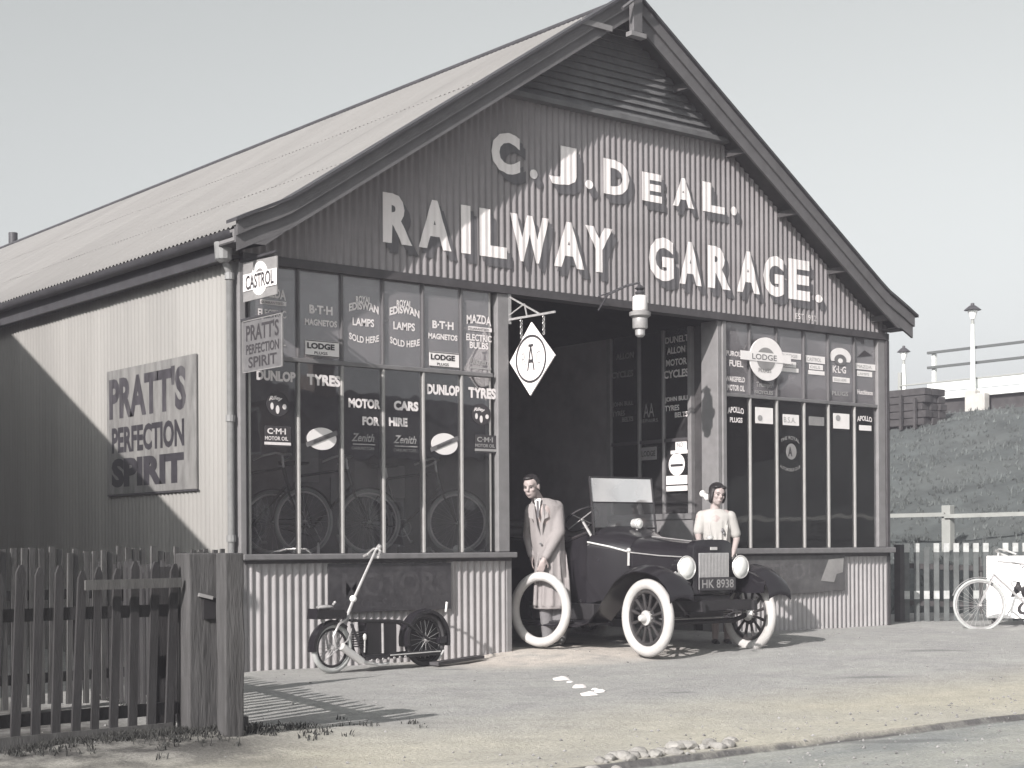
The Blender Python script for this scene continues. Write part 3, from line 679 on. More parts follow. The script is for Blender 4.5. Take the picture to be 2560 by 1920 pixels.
lett(PP[0], lambda mb: (RX_(mb, 1703, 1113, 28, 24), RX_(mb, 1698, 1130, 42, 9), EX(mb, 1692, 1161, 40, 56)), m_enw, 'paper_sign')
lett(PP[0], lambda mb: (RX_(mb, 1692, 1163, 30, 6, XR-.008), TX(mb, 'NO 1', 1703, 1112, 20, 12, XR-.008, off=.0)), m_endk, 'lettering')
lett(PP[1], lambda mb: RX_(mb, 1621, 1134, 42, 32), m_engm, 'paper_sign')
lett(PP[1], lambda mb: TX(mb, 'LODGE', 1621, 1134, 34, 14, XR-.008, off=.02), m_wdk)
mb = MB(); RX_(mb, 1693, 1200, 52, 22, XR-.034, .01); mb.build('paper_sign', m_enw, G)
mb = MB(); RX_(mb, 1693, 1221, 52, 13, XR-.034, .01); mb.build('paper_sign', m_enw, G)

# painted letters draped over the corrugation
def drape(s, x0, x1, z0, z1, m, dd, nm='painted_letter', parent=G, off=.035, dx=0, dz=0):
    vs, fs, _ = tmesh(s, off); bm = bmesh.new(); bv_ = [bm.verts.new((x0+dx+a*(x1-x0), 0, z0+dz+b*(z1-z0))) for a, b in vs]
    for f in fs:
        try: bm.faces.new([bv_[i] for i in f])
        except ValueError: pass
    st = PITCH/6; k = math.ceil((x0+dx)/st)
    while k*st < x1+dx:
        bmesh.ops.bisect_plane(bm, geom=bm.verts[:]+bm.edges[:]+bm.faces[:], plane_co=(k*st, 0, 0), plane_no=(1, 0, 0)); k += 1
    for v in bm.verts: v.co.y = -(cor(v.co.x)*.22+.0405+dd)
    me = bpy.data.meshes.new(nm); bm.to_mesh(me); bm.free(); me.materials.append(m); o = bpy.data.objects.new(nm, me); COL.objects.link(o); o.parent = parent; return o
def big(s, l, r, zt, zb, off=.050):
    a = onY(l, 600, -.035).x; b = onY(r, 600, -.035).x
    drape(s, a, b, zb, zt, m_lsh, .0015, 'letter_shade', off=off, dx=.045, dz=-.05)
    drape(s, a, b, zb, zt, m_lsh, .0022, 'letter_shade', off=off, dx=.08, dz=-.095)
    drape(s, a, b, zb, zt, m_white, .0045, off=off)
Z2 = (4.535, 4.045)
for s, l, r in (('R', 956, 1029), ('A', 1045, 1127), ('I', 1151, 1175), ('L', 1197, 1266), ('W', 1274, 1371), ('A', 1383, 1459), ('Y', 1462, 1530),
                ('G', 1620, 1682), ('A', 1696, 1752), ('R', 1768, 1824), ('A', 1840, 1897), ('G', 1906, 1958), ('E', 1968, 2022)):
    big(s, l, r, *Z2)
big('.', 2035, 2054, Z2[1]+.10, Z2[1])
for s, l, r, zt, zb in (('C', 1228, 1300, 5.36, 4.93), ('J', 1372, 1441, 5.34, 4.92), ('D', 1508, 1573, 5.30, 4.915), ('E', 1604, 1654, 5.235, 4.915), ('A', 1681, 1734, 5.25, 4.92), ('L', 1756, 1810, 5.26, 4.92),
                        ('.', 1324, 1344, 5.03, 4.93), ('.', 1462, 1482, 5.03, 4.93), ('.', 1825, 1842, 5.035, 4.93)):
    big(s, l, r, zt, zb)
drape('EST 1912', onY(1982, 792).x, onY(2034, 792).x, onY(2000, 800).z, onY(2000, 786).z, m_white, .003, off=.0)

# ================================================================ SIGNS ON THE GARAGE
def flag(nm, label, x, corners, m):
    ps = [onX(px, py, x) for px, py in corners]; t = thing(nm, label, 'sign', (x, ps[0].y, ps[0].z))
    MB().prism([tuple(p) for p in ps], (.012, 0, 0)).build('enamel_plate', m, t); return t, ps
XS = -.02
t, ps = flag('enamel_flag_sign', 'grey enamel flag sign with a white banded letter C, topmost on the left corner post', XS, ((608, 657), (692, 639), (692, 735), (608, 756)), m_engm)
ca = (ps[0]+ps[2])/2
mb = MB(); mb.torus((XS-.003, ca.y, ca.z), (1, 0, 0), .12, .032, 30, 6, rx=.002); mb.build('painted_ring', m_enw, t)
q = [onX(a, b, XS-.006) for a, b in ((608, 688), (692, 669), (692, 711), (608, 730))]; MB().prism([tuple(p) for p in q], (-.002, 0, 0)).build('painted_band', m_enw, t)
d = (q[1]-q[0]).normalized(); mb = MB(); text(mb, 'CASTROL', (q[0]+q[2])/2+Vector((-.004, 0, 0)), UYN, Vector((0, 0, 1)), .50, .13, off=.02); mb.build('lettering', m_wdk, t)
MB().bar((XS+.006, -.03, ps[0].z+.02), (XS+.006, -.66, ps[0].z+.02), .02, .02).build('bracket', m_lead, t)
t, ps = flag('enamel_flag_sign', 'dull grey three-line petrol flag sign, lower of the two on the left corner post', XS, ((608, 805), (706, 790), (706, 915), (608, 930)), m_engr)
zc = (ps[0].z+ps[2].z)/2; yc = (ps[0].y+ps[2].y)/2
mb = MB(); text(mb, "PRATT'S", (XS-.003, yc, zc+.12), UYN, UZ, .58, .15, off=.02); text(mb, 'PERFECTION', (XS-.003, yc, zc-.03), UYN, UZ, .58, .09, off=.02); text(mb, 'SPIRIT', (XS-.003, yc, zc-.15), UYN, UZ, .5, .10, off=.02)
mb.build('lettering', m_wdk, t)
mb = MB(); a, b = ps[0], ps[2]
for (y0, z0, y1, z1) in ((a.y, a.z, b.y, a.z), (a.y, b.z, b.y, b.z), (a.y, a.z, a.y, b.z), (b.y, a.z, b.y, b.z)): mb.bar((XS-.002, y0, z0), (XS-.002, y1, z1), .008, .012, up=(1, 0, 0))
mb.build('sign_rim', m_engm, t)
MB().bar((XS+.006, -.03, a.z+.02), (XS+.006, -.75, a.z+.02), .02, .02).build('bracket', m_lead, t)

# big petrol advertisement on the side wall
t = thing('wall_advertisement', 'large weathered grey petrol advertisement on the pale side wall', 'sign', (-.03, 1.75, 1.63))
q = [onX(a, b, -.045) for a, b in ((276, 926), (507, 884), (507, 1222), (276, 1237))]
y0, y1, z1, z0 = 2.78, .80, 2.925, 1.633
mb = MB(); mb.box((-.047, y1, z0), (-.032, y0, z1)); mb.build('enamel_plate', mat('weathered_enamel', (.26, .255, .25), .5, 0, .35, 3.5, stretch=(1, 3, .8), stain=.4, tintc=(.37, .36, .345)), t)
mb = MB(); ym = (y0+y1)/2
mds = mat('sign_blue_letter', (.065, .06, .07), .5, 0, .5, 6, stretch=(1, 3, .8), stain=.35, tintc=(.24, .235, .23))
a = [(-.049, *p) for p in ()]
text(mb, "PRATT'S", (-.049, 1.86, 2.63), UYN, Vector((0, 0, 1)), 1.72, .44, off=.045); mb.build('lettering', mds, t)
mb = MB(); text(mb, 'PERFECTION', (-.049, 1.85, 2.19), UYN, UZ, 1.62, .27, off=.04); text(mb, 'SPIRIT', (-.049, 1.86, 1.85), UYN, UZ, 1.62, .30, off=.06)
mb.build('lettering', mat('sign_dark_letter', (.045, .042, .05), .5, 0, .3, 6), t)
MB().box((-.048, y1-.012, z0-.02), (-.030, y0, z0-.002)).build('sign_rim', m_endk, t)
# hanging diamond sign
XD = 3.15
t = thing('hanging_diamond_sign', 'white diamond sign with a ringed letter hanging from an iron bracket at the doorway', 'sign', (XD, -.37, 3.4))
dp = [(XD, -.368, 3.36), (XD, .009-.02, 2.98), (XD, -.345, 2.61), (XD, -.738, 2.985)]
MB().prism(dp, (.014, 0, 0)).build('diamond_plate', m_white, t)
MB().torus((XD-.004, -.362, 2.985), (1, 0, 0), .235, .012, 40, 6, rx=.004).build('painted_ring', m_wdk, t)
mb = MB(); text(mb, 'R', (XD-.003, -.25, 2.99), UYN, UZ, .07, .13, off=-.005); text(mb, 'C', (XD-.003, -.48, 2.99), UYN, UZ, .07, .13, off=-.005); mb.build('lettering', m_wlet2, t)
mb = MB(); text(mb, 'A', (XD-.004, -.362, 3.0), UYN, UZ, .12, .27, off=0); mb.box((XD-.005, -.40, 3.11), (XD-.003, -.325, 3.135)); mb.build('lettering', m_endk, t)
mb = MB(); mb.bar((XD, .02, 3.425), (XD, -.745, 3.42), .018, .022); mb.bar((XD, .02, 3.68), (XD, -.50, 3.43), .012, .016); mb.bar((XD, .02, 3.46), (XD, -.26, 3.56), .01, .012)
mb.bar((XD, -.26, 3.56), (XD, -.3, 3.43), .01, .012); mb.box((XD-.02, -.02, 3.38), (XD+.02, .0, 3.70)); mb.build('bracket', m_steel, t)
for y in (-.20, -.56):
    mb = MB()
    for k in range(6 if y > -.4 else 6): mb.torus((XD+.007, y, 3.39-k*.033), (1, 0, 0) if k % 2 else (0, 1, 0), .014, .004, 10, 5)
    mb.build('chain', m_steel, t)
# doorway lantern
ly = -.45; c = onY(1600, 790, ly)
t = thing('gas_lantern', 'gas lantern with a white drum hanging over the garage doorway', 'lamp', (c.x, ly, c.z))
zt = lambda py: onY(1600, py, ly).z
MB().lathe((c.x, ly, 0), (0, 0, 1), [(zt(777), .075), (zt(775), .082), (zt(742), .080), (zt(739), .06)], 24).build('drum', m_enw, t, smooth=True)
MB().lathe((c.x, ly, 0), (0, 0, 1), [(zt(795), .085), (zt(790), .115), (zt(781), .118), (zt(777.5), .08)], 24).build('lamp_hood', m_engm, t, smooth=True)
MB().lathe((c.x, ly, 0), (0, 0, 1), [(zt(822), .075), (zt(820), .082), (zt(796), .082), (zt(795.2), .06)], 24).build('metal_body', m_steel, t, smooth=True)
MB().lathe((c.x, ly, 0), (0, 0, 1), [(zt(843), .03), (zt(838), .052), (zt(823), .055), (zt(822.2), .05)], 24).build('burner_cup', m_steel, t, smooth=True)
MB().lathe((c.x, ly, 0), (0, 0, 1), [(zt(738.6), .03), (zt(732), .055), (zt(726), .03), (zt(721), .058), (zt(716), .03), (zt(712), .012)], 16).build('vent_cap', m_lead, t, smooth=True)
mb = MB(); mb.tube([(c.x-.25, -.06, zt(770)), (c.x-.24, -.2, zt(735)), (c.x-.12, -.35, zt(716)), (c.x, ly, zt(706)), (c.x, ly, zt(716))], .011, 6)
mb.tube([(c.x-.25, -.06, zt(735)), (c.x-.2, -.2, zt(728)), (c.x-.1, -.35, zt(712)), (c.x, ly, zt(706))], .008, 6); mb.build('bracket', m_lead, t)
# boards leaning on the stall risers
t = thing('dark_advertising_board', 'long dark faded board under the left shop window behind the motor scooter', 'sign', (1.6, -.06, .9))
MB().box((.885, -.062, .44), (2.335, -.046, .905)).build('board_panel', m_endk, t)
mb = MB(); text(mb, 'MOTORS', (1.66, -.064, .70), UX, UZ, 1.25, .24, off=.03); text(mb, 'CYCLES & REPAIRS', (1.66, -.064, .52), UX, UZ, 1.2, .09, off=.01); mb.build('lettering', mat('faded_letter', (.082, .078, .084), .6, 0, .4, 12), t)
t = thing('dark_advertising_board', 'dark faded board with a pale patch under the right shop window', 'sign', (7.6, -.06, .9))
mb = MB(); mb.prism([(6.55, -.062, .44), (8.46, -.062, .50), (8.46, -.062, .935), (6.55, -.062, .935)], (0, .016, 0)); mb.build('board_panel', mat('faded_board', (.13, .127, .13), .6, 0, .4, 6, stain=.3, tintc=(.19, .19, .19)), t)
mb = MB(); text(mb, 'PETROL', (7.3, -.064, .74), UX, UZ, 1.2, .2, off=.02); mb.build('lettering', mat('faded_letter', (.16, .155, .16), .6, 0, .4, 12), t)
mb = MB(); mb.prism([(8.0, -.064, .62), (8.25, -.064, .60), (8.3, -.064, .70), (8.42, -.064, .72), (8.44, -.064, .90), (8.15, -.064, .88)], (0, -.001, 0)); mb.build('pale_patch', m_engm, t)
# large white round sign on the right window
c = onY(1915, 898, -.03)
t = thing('round_white_sign', 'large round white sign fixed across the glazing bar of the right shop window', 'sign', (c.x, -.03, c.z))
mb = MB(); EL(mb, 1915, 898, 84, 108, -.03, .012, 40); mb.build('disc_plate', m_enw, t)
mb = MB(); EL(mb, 1915, 898, 46, 58, -.044, .002, 30); mb.build('painted_ring', m_engm, t)
mb = MB(); RC(mb, 1914, 893, 126, 22, -.047, .002); mb.build('painted_band', m_enw, t)
mb = MB(); T(mb, 'LODGE', 1914, 893, 66, 14, -.051, off=.01); T(mb, 'PLUGS', 1915, 926, 34, 10, -.047, off=0); mb.build('lettering', m_engr, t)

# ================================================================ BICYCLES
def wheel_b(t, c, ax, R_, tyre, name='wheel', tw=.017, n=28, hubm=m_nick, rimm=m_steel):
    wo_ = MB().torus(c, ax, R_-tw, tw, 44, 8).build('tyre', tyre, t, smooth=True)
    MB().torus(c, ax, R_-2*tw-.006, .010, 40, 6).build('rim', rimm, wo_, smooth=True)
    mb = MB(); ax = Vector(ax).normalized(); a = ax.cross(Vector((0, 0, 1))).normalized(); b = ax.cross(a); c = Vector(c)
    for i in range(n):
        q = 2*PI*i/n; s = .025 if i % 2 else -.025; qq = q+(.3 if i % 4 < 2 else -.3)
        mb.tube([c+ax*s+(a*math.cos(qq)+b*math.sin(qq))*.018, c+(a*math.cos(q)+b*math.sin(q))*(R_-2*tw-.008)], .0016, 4, cap=False)
    mb.build('spokes', m_steel, wo_); MB().tube([c-ax*.04, c+ax*.04], .018, 8).build('hub', hubm, wo_)
    return wo_
def bicycle(label, loc, rz, tyre=m_tyred, frame=m_black, group=None, steer=0., lean=0., R_=.33, nk=m_nick):
    # local: front wheel at +x, z up, wheels' axis y
    t = thing('bicycle', label, 'bicycle', loc, rz, group); RM = rootm(t) @ Matrix.Rotation(lean, 4, 'X')
    P = lambda x, y, z: RM @ Vector((x, y, z)); D = lambda x, y, z: (RM.to_3x3() @ Vector((x, y, z)))
    k = R_/.33; wb = 1.02; rimm = m_enw if group else m_steel
    sx = Matrix.Rotation(steer, 3, 'Z') @ Vector((0, 1, 0))
    wheel_b(t, P(wb, 0, R_), D(sx.x, sx.y, 0), R_, tyre, rimm=rimm); wheel_b(t, P(0, 0, R_), D(0, 1, 0), R_, tyre, rimm=rimm)
    mb = MB(); BB = P(.42, 0, .28); SE = P(.27, 0, .80); HT = P(.80, 0, .86); HB = P(.845, 0, .70)
    for a, b, r in ((BB, SE, .014), (SE, HT, .013), (BB, HB, .015), (HT, HB, .018)): mb.tube([a, b], r, 8)
    for s in (-.05, .05):
        mb.tube([P(.42, s*.5, .28), P(0, s, R_)], .009, 6); mb.tube([P(.28, s*.4, .78), P(0, s, R_)], .008, 6)
    mb.build('frame', frame, t, smooth=True)
    mb = MB()
    for s in (-.045, .045): mb.tube([P(.845, s*.5, .70), P(.89, s, .60), P(wb-.03, s, R_+.06), P(wb, s, R_)], [.012, .011, .009, .008], 6)
    mb.build('fork', frame, t, smooth=True)
    mb = MB(); mb.tube([P(.80, 0, .86), P(.785, 0, .98)], .012, 6); mb.tube([P(.62, -.26, .93), P(.72, -.25, .97), P(.80, -.14, 1.0), P(.80, 0, .99), P(.80, .14, 1.0), P(.72, .25, .97), P(.62, .26, .93)], .011, 8); mb.build('handlebar', nk, t, smooth=True)
    mb = MB(); mb.tube([P(.27, 0, .80), P(.25, 0, .92)], .012, 6); mb.build('seat_post', nk, t)
    mb = MB(); mb.add([P(.10, -.10, .95), P(.10, .10, .95), P(.25, .05, .955), P(.40, .018, .94), P(.40, -.018, .94), P(.25, -.05, .955), P(.11, -.09, .91), P(.11, .09, .91), P(.38, .015, .92), P(.38, -.015, .92)],
                      [(0, 1, 2, 5), (5, 2, 3, 4), (0, 6, 7, 1), (1, 7, 8, 3, 2), (0, 5, 4, 9, 6), (3, 8, 9, 4), (6, 9, 8, 7)]); mb.build('saddle', m_leath, t, smooth=True)
    mb = MB(); mb.torus(P(.42, .05, .28), D(0, 1, 0), .09, .006, 24, 5); mb.tube([P(.42, .07, .28), P(.50, .075, .13)], .008, 6); mb.tube([P(.42, -.07, .28), P(.34, -.075, .43)], .008, 6); mb.box((-.001, -.001, -.001), (0, 0, 0)) if 0 else None
    mb.tube([P(.50, .07, .13), P(.50, .15, .13)], .018, 6); mb.tube([P(.34, -.07, .43), P(.34, -.15, .43)], .018, 6); mb.build('chainset', m_steel, t)
    mb = MB(); mb.tube([P(.42, .05, .37), P(0, .05, R_+.035)], .005, 4); mb.tube([P(.42, .05, .19), P(0, .05, R_-.035)], .005, 4); mb.build('chain', m_blackm, t)
    for (cx, a0, a1) in ((0, -.2, PI*.72), (wb, .35, PI*.8)):
        mb = MB(); vs = []; N = 16
        for i in range(N+1):
            q = a0+(a1-a0)*i/N if cx == 0 else a0+(a1-a0)*i/N
            for s in (-.03, 0, .03): vs.append(P(cx+(R_+.02-abs(s)*.3)*math.cos(q), s, R_+(R_+.02-abs(s)*.3)*math.sin(q)))
        mb.add(vs, [(i*3+j, i*3+j+1, i*3+j+4, i*3+j+3) for i in range(N) for j in range(2)]); mb.build('mudguard', frame, t, smooth=True)
    return t
gB = 'bicycles on show in the left window'
for (px, lab, az, dp) in ((758, 'dark bicycle on show in the left window, its wheel behind the second pane', -62, .42), (922, 'dark bicycle on show in the left window, its wheel behind the two middle panes', -50, .42), (1143, 'dark bicycle on show in the left window, its wheel nearest the doorway', -48, .40)):
    p = onY(px, 1280, dp); a = R(az); bicycle(lab, (p.x-1.02*math.cos(a), p.y-1.02*math.sin(a), .986), a, group=gB, tyre=m_tyreg)

# small stock along the display floors
def stock(label, kind, x, y, z, s=1., m=m_enw):
    t = thing({'tin': 'oil_tin', 'lamp': 'bicycle_lamp', 'bottle': 'oil_bottle', 'horn': 'bulb_horn'}[kind], label, {'tin': 'tin', 'lamp': 'lamp', 'bottle': 'bottle', 'horn': 'horn'}[kind], (x, y, z))
    if kind == 'tin':
        MB().box((x-.05*s, y-.03*s, z), (x+.05*s, y+.03*s, z+.14*s)).build('tin_body', m, t, bevel=.006); MB().tube([(x-.02*s, y, z+.14*s), (x-.02*s, y, z+.17*s)], .012*s, 8).build('cap', m_steel, t)
    elif kind == 'lamp':
        MB().lathe((x, y, z+.07*s), (-.5, -1, 0), [(-.07*s, .02*s), (-.04*s, .055*s), (.02*s, .065*s), (.03*s, .06*s)], 16).build('lamp_body', m_nick, t, smooth=True)
        MB().lathe((x-.014*s, y-.028*s, z+.07*s), (-.5, -1, 0), [(0, .056*s), (.008*s, .04*s), (.010*s, .01)], 16).build('lens', m_lens, t, smooth=True); MB().box((x-.03*s, y-.03*s, z), (x+.03*s, y+.03*s, z+.02*s)).build('foot', m_steel, t)
    elif kind == 'bottle':
        MB().lathe((x, y, z), (0, 0, 1), [(0, .03*s), (.13*s, .03*s), (.17*s, .012*s), (.21*s, .012*s)], 12).build('bottle_body', m, t, smooth=True); MB().tube([(x, y, z+.21*s), (x, y, z+.23*s)], .014*s, 8).build('stopper', m_endk, t)
    else:
        MB().lathe((x, y, z+.05*s), (-1, -.4, .3), [(0, .02*s), (.12*s, .02*s), (.22*s, .06*s)], 12).build('horn_bell', m_nick, t, smooth=True); MB().ell((x+.05*s, y+.02*s, z+.04*s), .04*s).build('bulb', m_leath, t, smooth=True)
for (px, y, kind, s, m, lab) in ((795, .2, 'bottle', .6, m_enw, 'small white bottle on the left window sill, by the third glazing bar'), (873, .18, 'tin', .5, m_engm, 'small grey tin at the foot of the left window, behind the scooter handlebar'),
        (1000, .2, 'tin', .6, m_endk, 'small dark tin at the foot of the fourth pane of the left window'), (1085, .16, 'horn', .5, m_enw, 'small nickel horn at the foot of the fifth pane of the left window'), (1142, .16, 'lamp', .7, m_enw, 'small bicycle lamp low in the last pane of the left window')):
    p = onY(px, 1380, y); stock(lab, kind, p.x, y, .986, s, m)
for (px, y, kind, s, m, lab) in ((2126, .25, 'lamp', 1.7, m_enw, 'bright round car lamp at the foot of the right window, fifth pane'), (2095, .22, 'bottle', .8, m_engm, 'small grey bottle beside the bright car lamp in the right window'),
        (2035, .25, 'bottle', 1.0, m_enw, 'white bottle at the foot of the right window, fourth pane'), (2165, .3, 'tin', 1.2, m_engr, 'grey oil tin at the foot of the right window, last pane'), (1990, .5, 'tin', 1.6, m_endk, 'dark oil tin standing in the right window, third pane')):
    p = onY(px, 1380, y); stock(lab, kind, p.x, y, .986, s, m)
for (x, z, a, b, m) in ((.35, 1.7, .35, .5, m_engr), (.9, 1.25, .5, .3, m_int), (1.35, 1.75, .3, .4, m_engm), (1.8, 1.2, .4, .6, m_engr), (2.4, 1.6, .35, .35, m_engm), (2.75, 1.2, .25, .5, m_engr), (7.0, 1.3, .4, .5, m_engr), (7.7, 1.7, .5, .3, m_int), (8.4, 1.35, .35, .5, m_engr)):
    yy = 1.34 if x < 4 else 1.74; slab((x, yy-.01, z), (x+a, yy, z+b), 'show_card', m)
# glass shelf with lamps in the right window
MB().box((6.9, .35, 2.02), (9.15, .55, 2.035)).build('window_shelf', m_engr, G)
for (px, kind, s, m, lab) in ((1925, 'lamp', 1.1, m_enw, 'nickel lamp on the window shelf, second pane of the right window'), (2058, 'horn', .9, m_enw, 'bulb horn on the window shelf, fourth pane of the right window'), (2103, 'lamp', 1.5, m_enw, 'large nickel lamp on the window shelf, fifth pane of the right window'), (1900, 'bottle', .5, m_enw, 'little bottle on the window shelf, beside the nickel lamp')):
    p = onY(px, 1150, .45); stock(lab, kind, p.x, .45, 2.035, s, m)
# rolled poster / ladder board in first pane
t = thing('painted_placard', 'tall pale placard leaning inside the first pane of the right window', 'placard', (6.6, .3, .99))
mb = MB(); a = [onY(1812, 1160, .25), onY(1838, 1160, .25), onY(1855, 1330, .2), onY(1815, 1330, .2)]; mb.prism([tuple(p) for p in a], (0, .012, 0)); mb.build('placard_board', m_engm, t)
mb = MB(); b_ = onY(1822, 1195, .24); mb.box((b_.x-.05, b_.y-.004, b_.z-.06), (b_.x+.05, b_.y-.002, b_.z+.06)); b_ = onY(1830, 1262, .22); mb.box((b_.x-.03, b_.y-.012, b_.z-.05), (b_.x+.03, b_.y-.01, b_.z+.05)); mb.build('print', m_endk, t)

# bicycle and leaning placard at the right
a = math.atan2(-.91, -.41)
bq = onG(2450, 1577, .0)
bicycle('pale-tyred bicycle leaning against the white board at the right edge', (bq.x-1.02*math.cos(R(133)), bq.y-1.02*math.sin(R(133)), -.01), R(133), tyre=m_tyreg, frame=m_steel, lean=R(4), R_=.325, steer=R(8))
t = thing('leaning_placard', 'white painted board with dark script leaning on the picket fence', 'sign', (9.6, -1.6, 0))
p0 = atD(2467, 1545, 20.3); p1 = atD(2640, 1547, 20.0); p2 = atD(2640, 1388, 20.2); p3 = atD(2467, 1390, 20.45)
U = (p1-p0).normalized(); V = (p3-p0).normalized(); N = U.cross(V).normalized()
if N.dot(CAMP-p0) < 0: N = -N
MB().prism([p0, p0+U*1.35, p0+U*1.35+V*(p3-p0).length, p3], -N*.025).build('board_panel', m_enw, t)
for q in (.08, 1.25): MB().bar(p0+U*q-N*.03, p0+U*q-V*.13-N*.03, .05, .03).build('board_leg', m_fence, t)
h = (p3-p0).length
mb = MB(); text(mb, 'Motor', p0+U*.66+V*h*.46+N*.004, U, V, .74, .20, off=.02, shear=.4); text(mb, 'Oils', p0+U*.62+V*h*.18+N*.004, U, V, .50, .20, off=.02, shear=.4)
mb.box((0, 0, 0), (0, 0, 0)) if 0 else None; text(mb, 'WAKEFIELD', p0+U*.75+V*h*.83+N*.004, U, V, .7, .05, off=0); mb.build('lettering', m_fence, t)

# ================================================================ THE MOTOR CAR   (local: -y forward, +x its left = right in the picture)
CO = Vector((4.43, -1.49, -.045)); CA = R(-2)
car = thing('touring_car', 'black open touring car with white tyres nosing out of the garage doorway', 'car', CO, CA)
CM = rootm(car)
def c3(x, y, z): return CM @ Vector((x, y, z))
def cd(x, y, z): return CM.to_3x3() @ Vector((x, y, z))
def car_wheel(x, y, steer=0.):
    c = c3(x, y, .39); ax = Matrix.Rotation(steer, 3, 'Z') @ cd(1, 0, 0)
    wq = MB().torus(c, ax, .335, .055, 56, 14, rx=.05).build('wheel', m_tyrew, car, smooth=True); wq['label'] = 'white rubber tyre on a dark spoked wheel'
    mb = MB(); mb.torus(c, ax, .262, .020, 40, 8, rx=.028); mb.build('rim', m_spoke, wq, smooth=True)
    b = ax.cross(Vector((0, 0, 1))).normalized(); u = Vector((0, 0, 1))
    for i in range(12):
        q = 2*PI*(i+.5)/12; d = b*math.cos(q)+u*math.sin(q)
        MB().tube([c+d*.05, c+d*.15, c+d*.255], [.016, .014, .019], 8).build('spoke', m_spoke, wq, smooth=True)
    s = 1 if x > 0 else -1
    MB().lathe(c, ax*s, [(-.06, .04), (-.03, .075), (.03, .075), (.035, .045), (.07, .04), (.10, .028), (.105, .01)], 16).build('hub', m_nick, wq, smooth=True)
    MB().torus(c, ax, .10, .012, 24, 6).build('brake_ring', m_blackm, wq)
for x, y, st in ((-.71, 0, R(-3)), (.71, 0, R(-3)), (-.70, 2.62, 0), (.70, 2.62, 0)): car_wheel(x, y, st)
def loft(secs, close=False, cap=True):      # sections of equal length lists of points
    mb = MB(); n = len(secs[0]); vs = [p for s in secs for p in s]; k = len(secs)
    fs = [(i*n+j, i*n+j+1, (i+1)*n+j+1, (i+1)*n+j) for i in range(k-1) for j in range(n-1)]
    if close: fs += [(i*n+n-1, i*n, (i+1)*n, (i+1)*n+n-1) for i in range(k-1)]
    if cap: fs += [tuple(range(n))[::-1], tuple((k-1)*n+j for j in range(n))]
    return mb.add(vs, fs)
def hood_sec(y, w_, zt_, zb, rnd=.5):
    pts = []; 
    for i in range(15):
        q = PI*i/14; cx = math.cos(q); sx_ = math.sin(q)
        px_ = w_*(abs(cx)**rnd)*(1 if cx > 0 else -1); pz = zb+(zt_-zb)*(.72+.28*sx_**1.4) if 0 < i < 14 else zb+(zt_-zb)*.72
        pts.append(c3(px_, y, pz))
    return [c3(w_, y, zb)]+pts+[c3(-w_, y, zb)]
loft([hood_sec(-.10, .245, 1.13, .62), hood_sec(.3, .265, 1.155, .62), hood_sec(.72, .31, 1.20, .60)]).build('bonnet', m_black, car, smooth=55)
loft([hood_sec(.725, .315, 1.205, .60), hood_sec(.92, .41, 1.265, .56), hood_sec(1.14, .52, 1.32, .50), hood_sec(1.17, .53, 1.325, .50)]).build('cowl', m_black, car, smooth=55)
mb = MB()
for sx_ in (-1, 1): mb.tube([c3(sx_*.320, .73, 1.045), c3(sx_*.418, .92, 1.10), c3(sx_*.53, 1.15, 1.15)], .010, 6)
mb.build('cowl_beading', m_nick, car, smooth=True)
mb = MB(); mb.tube([c3(-.262, -.08, .99), c3(-.28, .3, 1.005), c3(-.318, .72, 1.04)], .007, 6); mb.tube([c3(.262, -.08, .99), c3(.28, .3, 1.005), c3(.318, .72, 1.04)], .007, 6); mb.tube([c3(0, -.1, 1.133), c3(0, .72, 1.205)], .006, 6); mb.build('bonnet_hinge', m_steel, car)
for k in range(9):
    for sx_ in (-1, 1):
        MB().box((0, 0, 0), (.012, .012, .10)).xf(CM @ Matrix.Translation((sx_*(.268+.0045*k)-.006, .12+k*.062, .78))).build('louvre', m_black, car)
mb = MB(); mb.tube([c3(-.325, .72, 1.05), c3(-.33, .72, .90)], .014, 6); mb.ell(c3(-.325, .72, 1.06), .026); mb.build('bonnet_catch', m_nick, car, smooth=True)
# radiator
def rsec(y, w_, zt_, zb):
    out = []
    for i in range(17):
        q = PI*i/16; cx = math.cos(q); out.append(c3(w_*(abs(cx)**.42)*(1 if cx >= 0 else -1), y, zt_-.10+.10*math.sin(q)**.8))
    return [c3(w_, y, zb)]+out+[c3(-w_, y, zb)]
loft([rsec(-.20, .262, 1.155, .62), rsec(-.19, .272, 1.165, .61), rsec(-.11, .272, 1.165, .61)]).build('radiator_shell', m_black, car, smooth=45)
MB().box((-.205, -.212, .66), (.205, -.201, 1.03)).xf(CM).build('radiator_core', m_rad, car, bevel=.004)
mb = MB(); mb.lathe(c3(0, -.155, 1.16), (0, 0, 1), [(0, .022), (.02, .036), (.035, .036), (.05, .01)], 14); mb.build('radiator_cap', m_nick, car, smooth=True)
mb = MB()
for k in range(21): mb.box((-.20+k*.02-.003, -.216, .665), (-.20+k*.02+.003, -.2125, 1.025))
o = mb.xf(CM).build('radiator_fins', m_steel, car); o['kind'] = 'stuff'
MB().box((-.045, -.214, 1.06), (.045, -.204, 1.09)).xf(CM).build('badge', m_nick, car)
